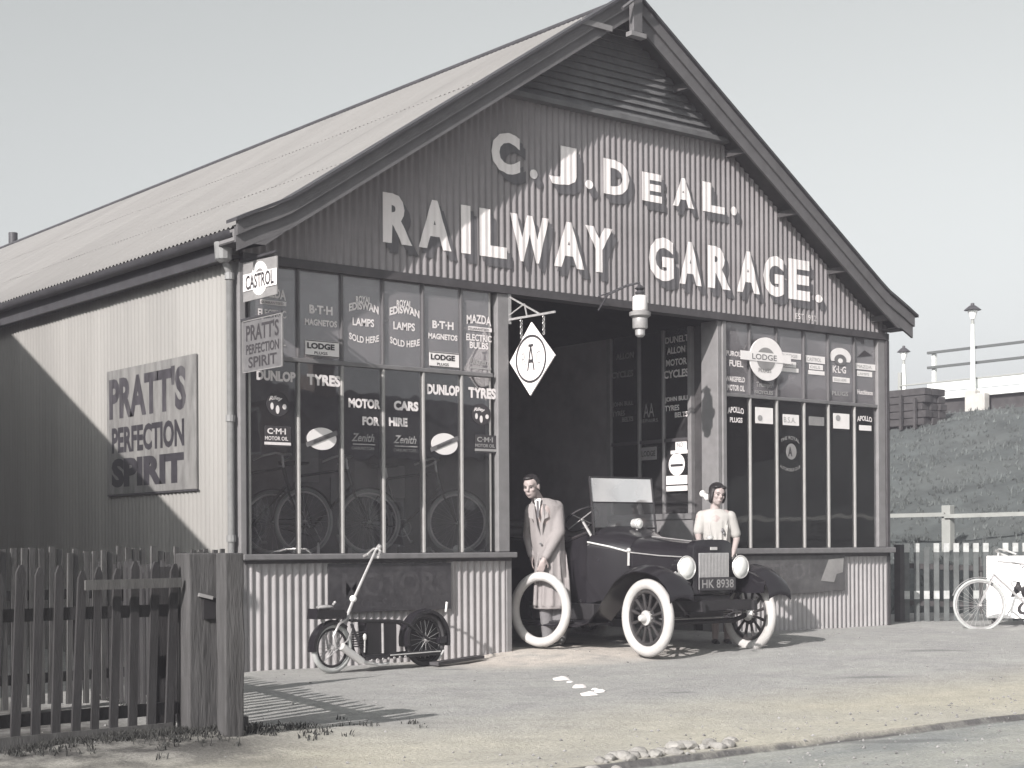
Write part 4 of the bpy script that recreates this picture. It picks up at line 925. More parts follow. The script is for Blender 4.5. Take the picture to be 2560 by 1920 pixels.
# headlamps
for sx_ in (-1, 1):
    c = c3(sx_*.375, -.20, .885); ax = cd(.02*sx_, -1, 0)
    lb = MB().lathe(c, ax, [(-.17, .02), (-.16, .06), (-.10, .10), (-.02, .115), (.0, .125), (.012, .12), (.012, .105)], 28).build('headlamp', m_black, car, smooth=True)
    MB().lathe(c, ax, [(.008, .108), (.02, .10), (.035, .06), (.042, .005)], 28).build('lens', m_lens, lb, smooth=True)
    MB().torus(c+ax*.012, ax, .113, .008, 32, 6).build('lamp_rim', m_nick, lb, smooth=True)
    mb = MB(); mb.tube([c3(sx_*.375, -.12, .78), c3(sx_*.375, -.10, .62), c3(sx_*.36, -.02, .56)], .014, 6); mb.build('lamp_bracket', m_blackm, lb)
mb = MB(); mb.tube([c3(-.36, -.10, .70), c3(.36, -.10, .70)], .012, 6); mb.build('lamp_bar', m_blackm, car)
# number plate
t_ = MB().box((-.25, -.235, .655), (.25, -.227, .785)).xf(CM @ Matrix.Translation((.03, 0, .0))).build('number_plate', m_endk, car)
mb = MB(); text(mb, 'HK 8938', c3(.03, -.2375, .72), cd(1, 0, 0), UZ, .44, .088, off=.012); mb.build('lettering', m_wlet2, t_)
# front mudguards and running boards
prof = [(-.47, .60), (-.46, .68), (-.40, .77), (-.28, .855), (-.12, .90), (.06, .905), (.22, .87), (.36, .79), (.50, .65), (.64, .49), (.78, .37), (.95, .325), (1.15, .32), (2.0, .32)]
def mudguard(sx_, pr, x0, x1, nm, th=.012):
    secs = []
    for (y, z) in pr:
        s = [(x0, -.03), (x0+(x1-x0)*.25, .0), (x0+(x1-x0)*.5, .012), (x0+(x1-x0)*.75, .0), (x1, -.045)]
        secs.append([c3(sx_*x, y, z+dz) for x, dz in s]+[c3(sx_*x, y, z+dz-th) for x, dz in s[::-1]])
    return loft(secs, close=True).build(nm, m_black, car, smooth=50)
mudguard(-1, prof, .52, .84, 'mudguard'); mudguard(1, prof, .52, .84, 'mudguard')
rp = [(2.0, .32), (2.12, .36), (2.2, .55), (2.32, .74), (2.5, .86), (2.7, .88), (2.88, .80), (3.02, .62), (3.06, .50)]
for sx_ in (-1, 1):
    mudguard(sx_, rp, .52, .82, 'mudguard')
    MB().box((min(sx_*.50, sx_*.80), .80, .285), (max(sx_*.50, sx_*.80), 2.1, .312)).xf(CM).build('running_board', m_blackm, car)
    mb = MB(); mb.prism([c3(sx_*.5, -.40, .62), c3(sx_*.5, .55, .60), c3(sx_*.5, .55, .86), c3(sx_*.5, -.1, .86), c3(sx_*.52, -.42, .74)], cd(.012*sx_, 0, 0)); mb.build('inner_valance', m_black, car)
# axle, springs, chassis, crank
mb = MB(); mb.tube([c3(-.66, 0, .38), c3(-.5, 0, .33), c3(.5, 0, .33), c3(.66, 0, .38)], .026, 8); mb.build('front_axle', m_blackm, car, smooth=True)
mb = MB(); mb.tube([c3(-.6, .12, .36), c3(.6, .12, .36)], .012, 6); mb.build('track_rod', m_steel, car)
for sx_ in (-1, 1):
    mb = MB()
    for k in range(4): mb.bar(c3(sx_*.36, -.36+k*.08, .455-k*.018), c3(sx_*.36, .44-k*.08, .44-k*.018), .045, .009)
    mb.build('leaf_spring', m_blackm, car)
    MB().bar(c3(sx_*.36, -.44, .50), c3(sx_*.36, 3.0, .50), .045, .10).build('chassis_rail', m_blackm, car)
MB().box((-.36, -.40, .46), (.36, -.36, .56)).xf(CM).build('front_cross_member', m_blackm, car)
MB().box((-.25, -.18, .50), (.25, .9, .60)).xf(CM).build('sump_tray', m_blackm, car)
MB().box((-.24, -.1, .38), (.24, 1.0, .50)).xf(CM).build('undertray', m_blackm, car)
mb = MB(); mb.tube([c3(0, -.30, .46), c3(0, -.48, .46), c3(-.02, -.50, .44), c3(-.14, -.50, .40), c3(-.15, -.58, .40)], .011, 6); mb.build('starting_handle', m_blackm, car)
# body tub: sides with a shallow dip at the doors
def side(sx_):
    pts = [(1.16, .50, 1.24), (1.55, .50, 1.16), (1.85, .50, 1.14), (2.05, .50, 1.18), (2.5, .50, 1.20), (2.95, .52, 1.22), (3.2, .56, 1.20)]
    secs = []
    for (y, zb, zt_) in pts:
        wd = .53+.06*sm(1.16, 1.9, y)-.12*sm(2.7, 3.3, y)
        secs.append([c3(sx_*(wd-.05), y, zb), c3(sx_*wd, y, zb+.25), c3(sx_*(wd+.005), y, zt_-.03), c3(sx_*(wd-.015), y, zt_), c3(sx_*(wd-.035), y, zt_-.02), c3(sx_*(wd-.05), y, zb+.25), c3(sx_*(wd-.09), y, zb)])
    return loft(secs, close=True)
for sx_ in (-1, 1):
    side(sx_).build('body_side', m_black, car, smooth=55)
    MB().tube([c3(sx_*.525, 1.17, 1.25), c3(sx_*.56, 1.45, 1.165), c3(sx_*.575, 1.9, 1.15), c3(sx_*.58, 2.5, 1.21), c3(sx_*.52, 3.1, 1.22)], .016, 6).build('body_beading', m_leath, car)
    MB().box((min(sx_*.592, sx_*.60), 1.62, .62), (max(sx_*.592, sx_*.60), 2.1, 1.10)).xf(CM).build('door', m_black, car, bevel=.004)
MB().box((-.45, 3.12, .55), (.45, 3.2, 1.2)).xf(CM).build('body_back', m_black, car, bevel=.02)
MB().box((-.5, 1.3, .50), (.5, 3.15, .54)).xf(CM).build('body_floor', m_blackm, car)
for y in (2.0, 2.85):
    MB().box((-.5, y-.42, .62), (.5, y, .80)).xf(CM).build('seat', m_leath, car, bevel=.04); MB().box((-.5, y, .70), (.5, y+.12, 1.22)).xf(CM).build('seat_back', m_leath, car, bevel=.04)
# windscreen: pale diffuse coat paints reflected light into the upper pane, lower is clear
wx = .44; y0, z0, y1, z1 = 1.15, 1.30, 1.22, 1.845; zm = 1.575; ym = y0+(y1-y0)*(zm-z0)/(z1-z0)
fr = MB(); [fr.tube([c3(s*wx, y0, z0-.14), c3(s*wx, y0, z0), c3(s*wx, y1, z1)], .013, 6) for s in (-1, 1)]; fr.tube([c3(-wx, y1, z1), c3(wx, y1, z1)], .010, 6); fr.tube([c3(-wx, y0, z0), c3(wx, y0, z0)], .010, 6); fr.tube([c3(-wx, ym, zm), c3(wx, ym, zm)], .008, 6)
wsf = fr.build('windscreen_frame', m_blackm, car)
MB().add([c3(-wx, ym, zm), c3(wx, ym, zm), c3(wx, y1, z1), c3(-wx, y1, z1)], [(0, 1, 2, 3)]).build('upper_pane', m_glassW, wsf)
MB().add([c3(-wx, y0, z0), c3(wx, y0, z0), c3(wx, ym, zm), c3(-wx, ym, zm)], [(0, 1, 2, 3)]).build('lower_pane', m_glassC, wsf)
# steering wheel, bulb horn / side lamp
sw_c = c3(-.28, 1.55, 1.40); sa = cd(0, .62, .78)
MB().torus(sw_c, sa, .20, .014, 32, 8).build('steering_wheel', m_blackm, car, smooth=True)
mb = MB(); mb.tube([sw_c, c3(-.28, 1.1, .9)], .016, 6)
for k in range(4):
    q = PI/2*k+.4; a_ = sa.cross(Vector((0, 0, 1))).normalized(); b_ = sa.cross(a_); mb.tube([sw_c, sw_c+(a_*math.cos(q)+b_*math.sin(q))*.2], .007, 5)
mb.build('steering_column', m_steel, car)
c = c3(.02, .98, 1.345)
mb = MB(); mb.lathe(c, cd(0, -1, 0), [(-.07, .02), (-.05, .05), (.03, .058), (.04, .05)], 16); mb.tube([c3(.02, .98, 1.26), c3(.02, .98, 1.31)], .012, 6); sp_ = mb.build('scuttle_lamp', m_nick, car, smooth=True)
MB().lathe(c, cd(0, -1, 0), [(.035, .048), (.045, .03), (.05, .005)], 16).build('lens', m_lens, sp_, smooth=True)
# spare details on the near running board
MB().box((-.62, .95, .33), (-.50, 1.35, .50)).xf(CM).build('battery_box', m_blackm, car, bevel=.01)
# folded hood behind
mb = MB(); mb.tube([c3(-.55, 3.15, 1.26), c3(.55, 3.15, 1.26)], .09, 10); mb.tube([c3(-.52, 3.2, 1.36), c3(.52, 3.2, 1.36)], .07, 10); mb.build('folded_hood', m_leath, car, smooth=True)

# ================================================================ LOOSE TYRE held by the man
TC = Vector((3.49, -.08, .40)); tn = Vector((math.cos(R(192)), math.sin(R(192)), .03)).normalized()
t = MB().torus(TC, tn, .345, .050, 64, 16).build('loose_tyre', m_tyrew, None, smooth=True)
tag(t, 'loose white tyre stood on its tread under the man\'s hand', 'tyre')

# ================================================================ PEOPLE
def cone(mb, p0, p1, r0, r1, n=14):       # tapered limb with round ends; radii may be (across, along-view)
    p0 = Vector(p0); p1 = Vector(p1); d = p1-p0; L_ = d.length; pr = []
    st = 5; pts = []; rs = []
    for i in range(st): q = PI/2*i/st; pts.append(p0-d/L_*(r0*math.cos(q))); rs.append(max(.0015, r0*math.sin(q)))
    pts += [p0, p0+d*.5, p1]; rs += [r0, (r0+r1)/2, r1]
    for i in range(1, st+1): q = PI/2*i/st; pts.append(p1+d/L_*(r1*math.sin(q))); rs.append(max(.0015, r1*math.cos(q)))
    mb.tube(pts, rs, n)
def fuse(mb, name, m, parent, vox=.011, smooth_it=4):
    inv = rootm(parent).inverted(); mb.v = [inv @ p for p in mb.v]
    me = mb.mesh('tmp', m); o = bpy.data.objects.new('tmp', me); COL.objects.link(o)
    r = o.modifiers.new('r', 'REMESH'); r.mode = 'VOXEL'; r.voxel_size = vox; r.use_smooth_shade = True
    s_ = o.modifiers.new('s', 'SMOOTH'); s_.iterations = smooth_it; s_.factor = .5
    dg = bpy.context.evaluated_depsgraph_get(); dg.update(); e = o.evaluated_get(dg); me2 = bpy.data.meshes.new_from_object(e); bpy.data.objects.remove(o)
    me2.materials.clear(); me2.materials.append(m)
    for p in me2.polygons: p.use_smooth = True
    q = bpy.data.objects.new(name, me2); COL.objects.link(q); q.parent = parent; return q
def frame_at(O, face_az):       # returns mapping (right-in-picture r, toward camera t, z)
    az = face_az; Fd = Vector((math.cos(az), math.sin(az), 0)); Rr = Vector((-Fd.y, Fd.x, 0)); return (lambda r, t, z: O+Rr*r+Fd*t+Vector((0, 0, z))), Rr, Fd
def head(mb, c, face, up, s=1.):      # skull, jaw, nose, ears, neck comes separately. face, up unit vectors
    face = Vector(face).normalized(); up = Vector(up).normalized(); rt_ = face.cross(up).normalized()
    up = rt_.cross(face); Rm = Matrix((rt_, face, up)).transposed()
    E_ = lambda x, y, z, rx, ry, rz: mb.ell(c+rt_*x*s+face*y*s+up*z*s, (rx*s, ry*s, rz*s), 18, 12, Rm)
    E_(0, -.012, .028, .074, .092, .085); E_(0, .018, -.045, .060, .066, .072); E_(0, .048, -.085, .032, .032, .028); E_(0, .045, .035, .058, .045, .05)
    E_(.038, .060, -.022, .022, .022, .02); E_(-.038, .060, -.022, .022, .022, .02); E_(0, .078, .022, .05, .014, .010)
    mb.tube([c+face*.080*s+up*.018*s, c+face*.104*s-up*.022*s, c+face*.082*s-up*.034*s], [.010*s, .0155*s, .011*s], 8)
    E_(0, .083, -.056, .024, .012, .005); E_(0, .081, -.068, .021, .012, .006)
    E_(.078, -.012, -.008, .010, .022, .034); E_(-.078, -.012, -.008, .010, .022, .034)
    return rt_, face, up
def face_bits(c, fr, parent, s=1.):
    rt_, face, up = fr; mb = MB()
    for sx_ in (-1, 1): mb.ell(c+rt_*sx_*.031*s+face*.0765*s+up*.003*s, (.0105*s, .008*s, .0042*s), 10, 6, Matrix((rt_, face, up)).transposed())
    mb.build('eyes', m_hair, parent, smooth=True); mb = MB()
    for sx_ in (-1, 1): mb.tube([c+rt_*sx_*.012*s+face*.094*s+up*.022*s, c+rt_*sx_*.032*s+face*.091*s+up*.029*s, c+rt_*sx_*.052*s+face*.076*s+up*.022*s], [.0015*s, .0026*s, .0012*s], 6)
    mb.build('eyebrows', m_hair, parent, smooth=True)
    mb = MB(); mb.ell(c+face*.0925*s-up*.0615*s, (.019*s, .004*s, .0035*s), 10, 6, Matrix((rt_, face, up)).transposed()); mb.build('mouth', mat('lips', (.46, .35, .34), .5), parent, smooth=True)
def hand(mb, wrist, fwd, palm_n, thumb_side, s=1., curl=.5, spread=.12):
    # palm then five separate jointed fingers
    fwd = Vector(fwd).normalized(); pn = Vector(palm_n).normalized(); sd = fwd.cross(pn).normalized()*thumb_side; pn = sd.cross(fwd).normalized()*(1 if sd.cross(fwd).dot(pn) > 0 else -1)
    W0 = Vector(wrist)
    Rm = Matrix((sd, fwd, pn)).transposed(); mb.ell(W0+fwd*.045*s, (.040*s, .052*s, .015*s), 12, 8, Rm); cone(mb, W0-fwd*.02*s, W0+fwd*.03*s, .026*s, .024*s)
    for k, (off, L_) in enumerate(((.030, .070), (.011, .078), (-.009, .073), (-.028, .058))):
        b0 = W0+fwd*.085*s+sd*off*s; d = (fwd+sd*(off*spread*20)).normalized(); p = b0-fwd*.02*s; ang = curl*.55
        pts = [p, b0]; cur = b0; dd = d
        for seg in (.45, .32, .23):
            dd = (dd*math.cos(ang)+pn*math.sin(ang)).normalized(); cur = cur+dd*L_*seg*s; pts.append(cur)
        mb.tube(pts, [.0095*s, .0092*s, .0085*s, .0075*s, .0055*s], 8)
    b0 = W0+fwd*.022*s+sd*.030*s; dd = (fwd*.6+sd*.75+pn*.25).normalized(); p1 = b0+dd*.040*s; p2 = p1+(fwd*.85+sd*.3+pn*.4).normalized()*.032*s
    mb.tube([W0+fwd*.01*s+sd*.012*s, b0, p1, p2], [.014*s, .013*s, .0105*s, .007*s], 8)

# ---- the man: stooping a little, one hand on top of the tyre
MO = Vector((3.73, .03, .01)); maz = YAW+PI       # local axes are those of the view: r to the right of the picture, t towards the photographer
P_, Rr, Fd = frame_at(MO, maz)
man = thing('person', 'man in a long pale dust coat stooping to hold the loose tyre upright', 'person', MO)
hc = P_(-.205, .17, 1.685)
body = MB(); fr = head(body, hc, Rr*-.38+Fd*.85+Vector((0, 0, -.22)), Rr*-.10+Vector((0, 0, 1))+Fd*.16, 1.06)
cone(body, P_(-.195, .125, 1.66), P_(-.12, .05, 1.52), .056, .062)
cone(body, P_(-.08, .02, 1.42), P_(-.03, 0, 1.22), .135, .125); cone(body, P_(-.03, 0, 1.22), P_(.03, -.04, .95), .125, .14)
for a_, b_, r0, r1 in ((P_(.07, -.03, .92), P_(.09, 0, .50), .085, .058), (P_(.09, 0, .50), P_(.10, -.05, .10), .056, .042), (P_(-.05, -.05, .92), P_(-.06, .03, .50), .085, .058), (P_(-.06, .03, .50), P_(-.03, -.05, .10), .056, .042)): cone(body, a_, b_, r0, r1)
top = TC+Vector((0, 0, .395)); sh = P_(.07, .02, 1.44); wr = top+Rr*.045+Vector((0, 0, .135))-Fd*.03; el = (sh+wr)/2+Rr*.085+Fd*-.02+Vector((0, 0, .02))
cone(body, sh, el, .055, .044); cone(body, el, wr, .042, .029)
hf = (top+Vector((0, 0, .0))-wr); hand(body, wr, hf, Rr*-.3-Fd*.9-Vector((0, 0, .2)), 1, 1.08, .75, .10)
sh2 = P_(-.22, .03, 1.43); el2 = P_(-.235, -.10, 1.16); wr2 = P_(-.20, -.02, .95)
cone(body, sh2, el2, .052, .042); cone(body, el2, wr2, .04, .028); hand(body, wr2, Vector((0, 0, -1)), Rr, -1, 1.0, .5)
fuse(body, 'body', m_skin, man, .0085, 3)
face_bits(hc, fr, man, 1.06)
rt_, fc, up_ = fr; Rm = Matrix((rt_, fc, up_)).transposed()
mb = MB(); mb.ell(hc-fc*.030+up_*.052, (.086, .088, .080), 18, 12, Rm); mb.ell(hc+fc*.035+up_*.098+rt_*.01, (.058, .050, .026), 14, 8, Rm); mb.ell(hc-fc*.065-up_*.0, (.076, .055, .072), 14, 10, Rm)
for sx_ in (-1, 1): mb.ell(hc-fc*.012+up_*.03+rt_*sx_*.072, (.014, .030, .045), 10, 8, Rm)
fuse(mb, 'hair', m_hair, man, .008, 2)
# coat with sleeves, open collar, skirt
mb = MB()
def ring(cx, cy, z, rx, ry, ang=0., n=22):
    c = P_(cx, cy, z); a_ = (Rr*math.cos(ang)+Fd*math.sin(ang)); b_ = (-Rr*math.sin(ang)+Fd*math.cos(ang))
    return [c+a_*rx*math.cos(2*PI*i/n)*(1+.035*math.sin(i*2.7+z*5))+b_*ry*math.sin(2*PI*i/n)*(1+.03*math.sin(i*3.3+z*4)) for i in range(n)]
secs = [ring(-.095, .05, 1.565, .075, .075), ring(-.07, .02, 1.54, .13, .10), ring(-.05, .0, 1.48, .185, .13), ring(-.045, -.02, 1.34, .20, .155), ring(-.035, -.02, 1.16, .185, .16), ring(-.015, -.01, 1.0, .17, .155), ring(.005, -.02, .85, .175, .165), ring(.01, -.02, .65, .19, .18), ring(.01, -.02, .42, .205, .195), ring(.01, -.02, .385, .20, .19)]
coat = MB(); n_ = 22; coat.add([p for s in secs for p in s], [(i*n_+j, i*n_+(j+1) % n_, (i+1)*n_+(j+1) % n_, (i+1)*n_+j) for i in range(len(secs)-1) for j in range(n_)]+[tuple(range(n_))[::-1], tuple((len(secs)-1)*n_+j for j in range(n_))])
cone(coat, P_(.06, .0, 1.46), el, .085, .072); cone(coat, el, wr+(el-wr)*.12, .070, .050); cone(coat, P_(-.20, .02, 1.43), el2, .075, .062); cone(coat, el2, wr2+(el2-wr2)*.1, .062, .046)
for k in range(5):     # folds at the elbow and down the skirt
    coat.tube([P_(-.14+k*.075, .14-abs(k-2)*.02, .98), P_(-.16+k*.085, .155-abs(k-2)*.02, .70), P_(-.17+k*.09, .165-abs(k-2)*.02, .42)], [.008, .02, .026], 8)
for k in range(3): coat.torus(el+(wr-el)*(.1+.2*k), (wr-el), .058-.005*k, .010, 16, 6)
fuse(coat, 'coat', m_coat, man, .010, 4)
mb = MB()
for sx_ in (-1, 1):
    b0 = P_(-.13, .145, 1.50); mb.prism([b0+Rr*sx_*.045, b0+Rr*sx_*.10-Fd*.045, P_(-.13+sx_*.105, .155, 1.36), P_(-.13+sx_*.06, .168, 1.34), P_(-.125+sx_*.012, .172, 1.20)], Fd*.010)
mb.build('lapels', m_coat, man)
mb = MB(); mb.prism([P_(-.178, .158, 1.56), P_(-.105, .150, 1.56), P_(-.125, .170, 1.40), P_(-.145, .170, 1.40)], Fd*.006); mb.build('shirt_front', m_shirt, man)
mb = MB(); mb.prism([P_(-.152, .168, 1.535), P_(-.132, .166, 1.535), P_(-.124, .180, 1.37), P_(-.136, .182, 1.34), P_(-.150, .180, 1.37)], Fd*.006); mb.build('necktie', m_tie, man)
mb = MB()
for zz in (1.08, .92, .76): mb.lathe(P_(-.11, .155+.02*(1.08-zz), zz), Fd, [(0, .013), (.008, .012)], 10)
mb.build('buttons', m_engr, man)
mb = MB()
for sx_, kx, fx in ((-1, -.06, -.03), (1, .09, .10)): cone(mb, P_(kx, 0, .62), P_(kx, .02, .45), .088, .078); cone(mb, P_(kx, .02, .45), P_(fx, -.05, .08), .076, .066)
fuse(mb, 'trousers', m_trou, man, .011, 3)
for fx, a_ in ((-.03, -.25), (.10, .1)):
    d = (Fd+Rr*a_).normalized(); mb = MB(); cone(mb, P_(fx, -.08, .045), P_(fx, -.08, .05)+d*.17, .045, .036); cone(mb, P_(fx, -.06, .09), P_(fx, -.06, .045), .045, .045); fuse(mb, 'shoe', m_shoe, man, .009, 2)

# ---- the woman: standing beyond the bonnet, hand resting on it
WO = Vector((5.27, -.93, -.02)); P_, Rr, Fd = frame_at(WO, maz)
wom = thing('person', 'dark-haired woman in a pale dress standing behind the car bonnet', 'person', WO)
hc = P_(.005, .03, 1.63); body = MB(); fr = head(body, hc, Fd*.9+Rr*.30+Vector((0, 0, -.12)), Vector((0, 0, 1))+Rr*.12, .98)
cone(body, P_(-.01, .0, 1.56), P_(-.02, -.01, 1.44), .048, .055)
cone(body, P_(-.02, 0, 1.34), P_(-.01, 0, 1.14), .115, .10); cone(body, P_(-.01, 0, 1.14), P_(.05, 0, .93), .10, .13); cone(body, P_(-.12, 0, 1.41), P_(.09, 0, 1.41), .06, .06)
for x0, x1 in ((-.03, -.02), (.12, .11)): cone(body, P_(x0, 0, .88), P_(x1, .03, .48), .08, .055); cone(body, P_(x1, .03, .48), P_(x1, -.03, .08), .05, .035); cone(body, P_(x1, -.05, .035), P_(x1, .12, .03), .035, .028)
s1 = P_(-.185, .01, 1.385); e1 = P_(-.205, .04, 1.19); w1 = P_(-.215, .20, 1.135-.02)
cone(body, s1, e1, .045, .038); cone(body, e1, w1, .036, .025); hand(body, w1, Fd*.9-Rr*.1-Vector((0, 0, .12)), Vector((0, 0, -1)), 1, .92, .3)
s2 = P_(.165, .0, 1.38); e2 = P_(.215, -.01, 1.15); w2 = P_(.16, .13, 1.0)
cone(body, s2, e2, .045, .038); cone(body, e2, w2, .036, .025); hand(body, w2, Vector((-.1, 0, -1))-Rr*.3, -Rr, 1, .92, .45)
fuse(body, 'body', m_skin, wom, .0085, 3); face_bits(hc, fr, wom, .98)
rt_, fc, up_ = fr; Rm = Matrix((rt_, fc, up_)).transposed(); mb = MB()
mb.ell(hc-fc*.028+up_*.045, (.092, .092, .088), 18, 12, Rm); mb.ell(hc-fc*.045-up_*.03, (.090, .066, .085), 16, 10, Rm)
for sx_ in (-1, 1): mb.ell(hc+fc*.005-up_*.02+rt_*sx_*.076, (.020, .042, .072), 12, 8, Rm); mb.ell(hc+fc*.035+up_*.085+rt_*sx_*.035, (.045, .045, .022), 12, 8, Rm)
fuse(mb, 'hair', m_hair, wom, .008, 2)
mb = MB(); bo_ = hc-rt_*0+Rr*-.125-Fd*.03-Vector((0, 0, .01))
for a_, l in ((.5, .045), (-.5, .042)): mb.ell(bo_+Rr*(-.03 if a_ > 0 else .02)+Vector((0, 0, .02*(1 if a_ > 0 else -1))), (.046, .024, .040), 10, 8)
fuse(mb, 'hair_bow', m_shirt, wom, .008, 2)
n_ = 22
secs = [ring(-.02, .0, 1.475, .075, .06), ring(-.02, .0, 1.455, .13, .075), ring(-.015, .0, 1.41, .19, .09), ring(-.015, .0, 1.33, .165, .115), ring(-.01, .0, 1.22, .15, .12), ring(0, 0, 1.08, .145, .12), ring(.03, 0, .95, .17, .15), ring(.05, 0, .80, .19, .17), ring(.05, 0, .55, .205, .19), ring(.05, 0, .36, .215, .20), ring(.05, 0, .34, .21, .195)]
dr = MB(); dr.add([p for s in secs for p in s], [(i*n_+j, i*n_+(j+1) % n_, (i+1)*n_+(j+1) % n_, (i+1)*n_+j) for i in range(len(secs)-1) for j in range(n_)]+[tuple(range(n_))[::-1], tuple((len(secs)-1)*n_+j for j in range(n_))])
cone(dr, P_(-.16, .0, 1.395), s1+(e1-s1)*.75, .066, .058); cone(dr, P_(.145, .0, 1.39), s2+(e2-s2)*.75, .066, .058)
for k in range(6): dr.tube([P_(-.11+k*.06, .12, 1.0), P_(-.13+k*.07, .165, .75), P_(-.14+k*.078, .185, .40)], [.008, .018, .024], 8)
for k in range(4): dr.tube([P_(-.10+k*.07, .105, 1.34), P_(-.07+k*.05, .125, 1.10)], [.007, .012], 6)
fuse(dr, 'dress', m_dress, wom, .010, 3)
mb = MB(); mb.ell(P_(.045, .135, 1.24), (.022, .015, .026)); mb.ell(P_(.06, .135, 1.21), (.018, .012, .02)); mb.build('brooch', m_engr, wom, smooth=True)
mb = MB()
for x1 in (-.02, .11): cone(mb, P_(x1, -.06, .04), P_(x1, .13, .032), .04, .032)
fuse(mb, 'shoes', m_shoe, wom, .009, 2)

# ================================================================ MOTOR SCOOTER leaning before the left window
A0 = onG(830, 1685, -.078); A1 = Vector((1.55, -.62, -.06)); saz = math.atan2(A1.y-A0.y, A1.x-A0.x); A1 = A0+Vector((math.cos(saz), math.sin(saz), 0))*1.35
S_ = lambda px, py, o=0.: onP(px, py, A0, saz)+Vector((math.sin(saz), -math.cos(saz), 0))*o    # o: towards the viewer
sn = Vector((math.sin(saz), -math.cos(saz), 0)); su = Vector((math.cos(saz), math.sin(saz), 0))
sco = thing('motor_scooter', 'low black motor scooter with a tall steering stem leaning before the left shop window', 'motor scooter', A0)
c0 = S_(830, 1620); r0 = c0.z-gz(c0.x, c0.y)-.0; c1 = S_(1062, 1598); r1 = c1.z-gz(c1.x, c1.y)
for c, r_ in ((c0, r0), (c1, r1)):
    wq = MB().torus(c, sn, r_-.026, .026, 44, 10).build('wheel', m_tyreg if c is c0 else m_tyred, sco, smooth=True)
    MB().torus(c, sn, r_-.062, .012, 36, 6).build('rim', m_blackm, wq)
    mb = MB()
    for i in range(20):
        q = 2*PI*i/20; mb.tube([c+sn*(.02 if i % 2 else -.02), c+(su*math.cos(q)+UZ*math.sin(q))*(r_-.06)], .0022, 4, cap=False)
    mb.build('spokes', m_steel, wq); MB().tube([c-sn*.05, c+sn*.05], .022, 10).build('hub', m_steel, wq)
def arcguard(c, r_, a0, a1, wd, nm='mudguard', m=m_black):
    mb = MB(); vs = []; N = 22
    for i in range(N+1):
        q = a0+(a1-a0)*i/N; d = su*math.cos(q)+UZ*math.sin(q)
        for s, rr in ((-wd, r_-.02), (-wd, r_+.012), (0, r_+.025), (wd, r_+.012), (wd, r_-.02)): vs.append(c+d*rr+sn*s)
    mb.add(vs, [(i*5+j, i*5+j+1, i*5+j+6, i*5+j+5) for i in range(N) for j in range(4)]); return mb.build(nm, m, sco, smooth=50)
arcguard(c0, r0, .9, PI+.1, .045); arcguard(c1, r1+.01, -.25, PI+.2, .06)
# solid disc behind the rear guard
MB().lathe(c1+sn*-.03, sn, [(0, r1-.03), (.01, r1-.03), (.012, .02)], 30).build('wheel_disc', m_blackm, sco)
mb = MB(); st = S_(938, 1378); sb = S_(884, 1498); mb.tube([S_(948, 1362), st, sb, S_(868, 1540), S_(850, 1575)], [.012, .012, .014, .016, .016], 8); mb.build('steering_stem', m_steel, sco, smooth=True)
mb = MB(); mb.ell(S_(883, 1497), .034); mb.build('stem_joint', m_lens, sco, smooth=True)
mb = MB(); hb = S_(945, 1372)
mb.tube([S_(898, 1394, .26), S_(912, 1380, .22), S_(930, 1372, .10), hb, S_(952, 1372, -.10), S_(955, 1385, -.2), S_(956, 1390, -.24)], .011, 8); mb.build('handlebar', m_nick, sco, smooth=True)
mb = MB(); mb.tube([S_(900, 1392, .26), S_(911, 1381, .22)], .017, 8); mb.tube([S_(955, 1386, -.2), S_(956, 1391, -.26)], .017, 8); mb.ell(S_(946, 1368, .02), .024); mb.build('grips', m_engm, sco, smooth=True)
mb = MB()
for s in (-.055, .055): mb.tube([S_(868, 1540, s*.6), S_(838, 1560, s), S_(824, 1590, s), c0+sn*s], [.014, .012, .011, .010], 8); mb.tube([S_(880, 1545, s*.8), S_(860, 1600, s), S_(803, 1650, s)], .006, 6)
mb.build('fork', m_steel, sco, smooth=True)
mb = MB(); mb.tube([S_(842, 1615, .07), S_(892, 1653, .07)], .036, 16); mb.tube([S_(892, 1653, .07), S_(935, 1661, .07), S_(960, 1657, .07)], .014, 8); mb.build('silencer', m_nick, sco, smooth=True)
# saddle / tank block at the front
mb = MB(); a_, b_ = S_(781, 1535), S_(853, 1535)
mb.prism([S_(779, 1548, .07), S_(853, 1546, .07), S_(856, 1532, .07), S_(848, 1524, .07), S_(783, 1522, .07)], -sn*.14); mb.build('tank', m_black, sco, bevel=.015) if 0 else mb.build('tank', m_black, sco)
mb = MB(); mb.ell(S_(812, 1518), (.09, .05, .022)); mb.tube([S_(832, 1513), S_(836, 1506)], .010, 6); mb.ell(S_(837, 1506), .014); mb.tube([S_(797, 1522), S_(795, 1515)], .012, 6); mb.build('tank_fittings', m_steel, sco, smooth=True)
mb = MB(); mb.tube([S_(806, 1552), S_(818, 1572)], .013, 8); mb.ell(S_(806, 1551), .018); mb.build('lever', m_nick, sco, smooth=True)
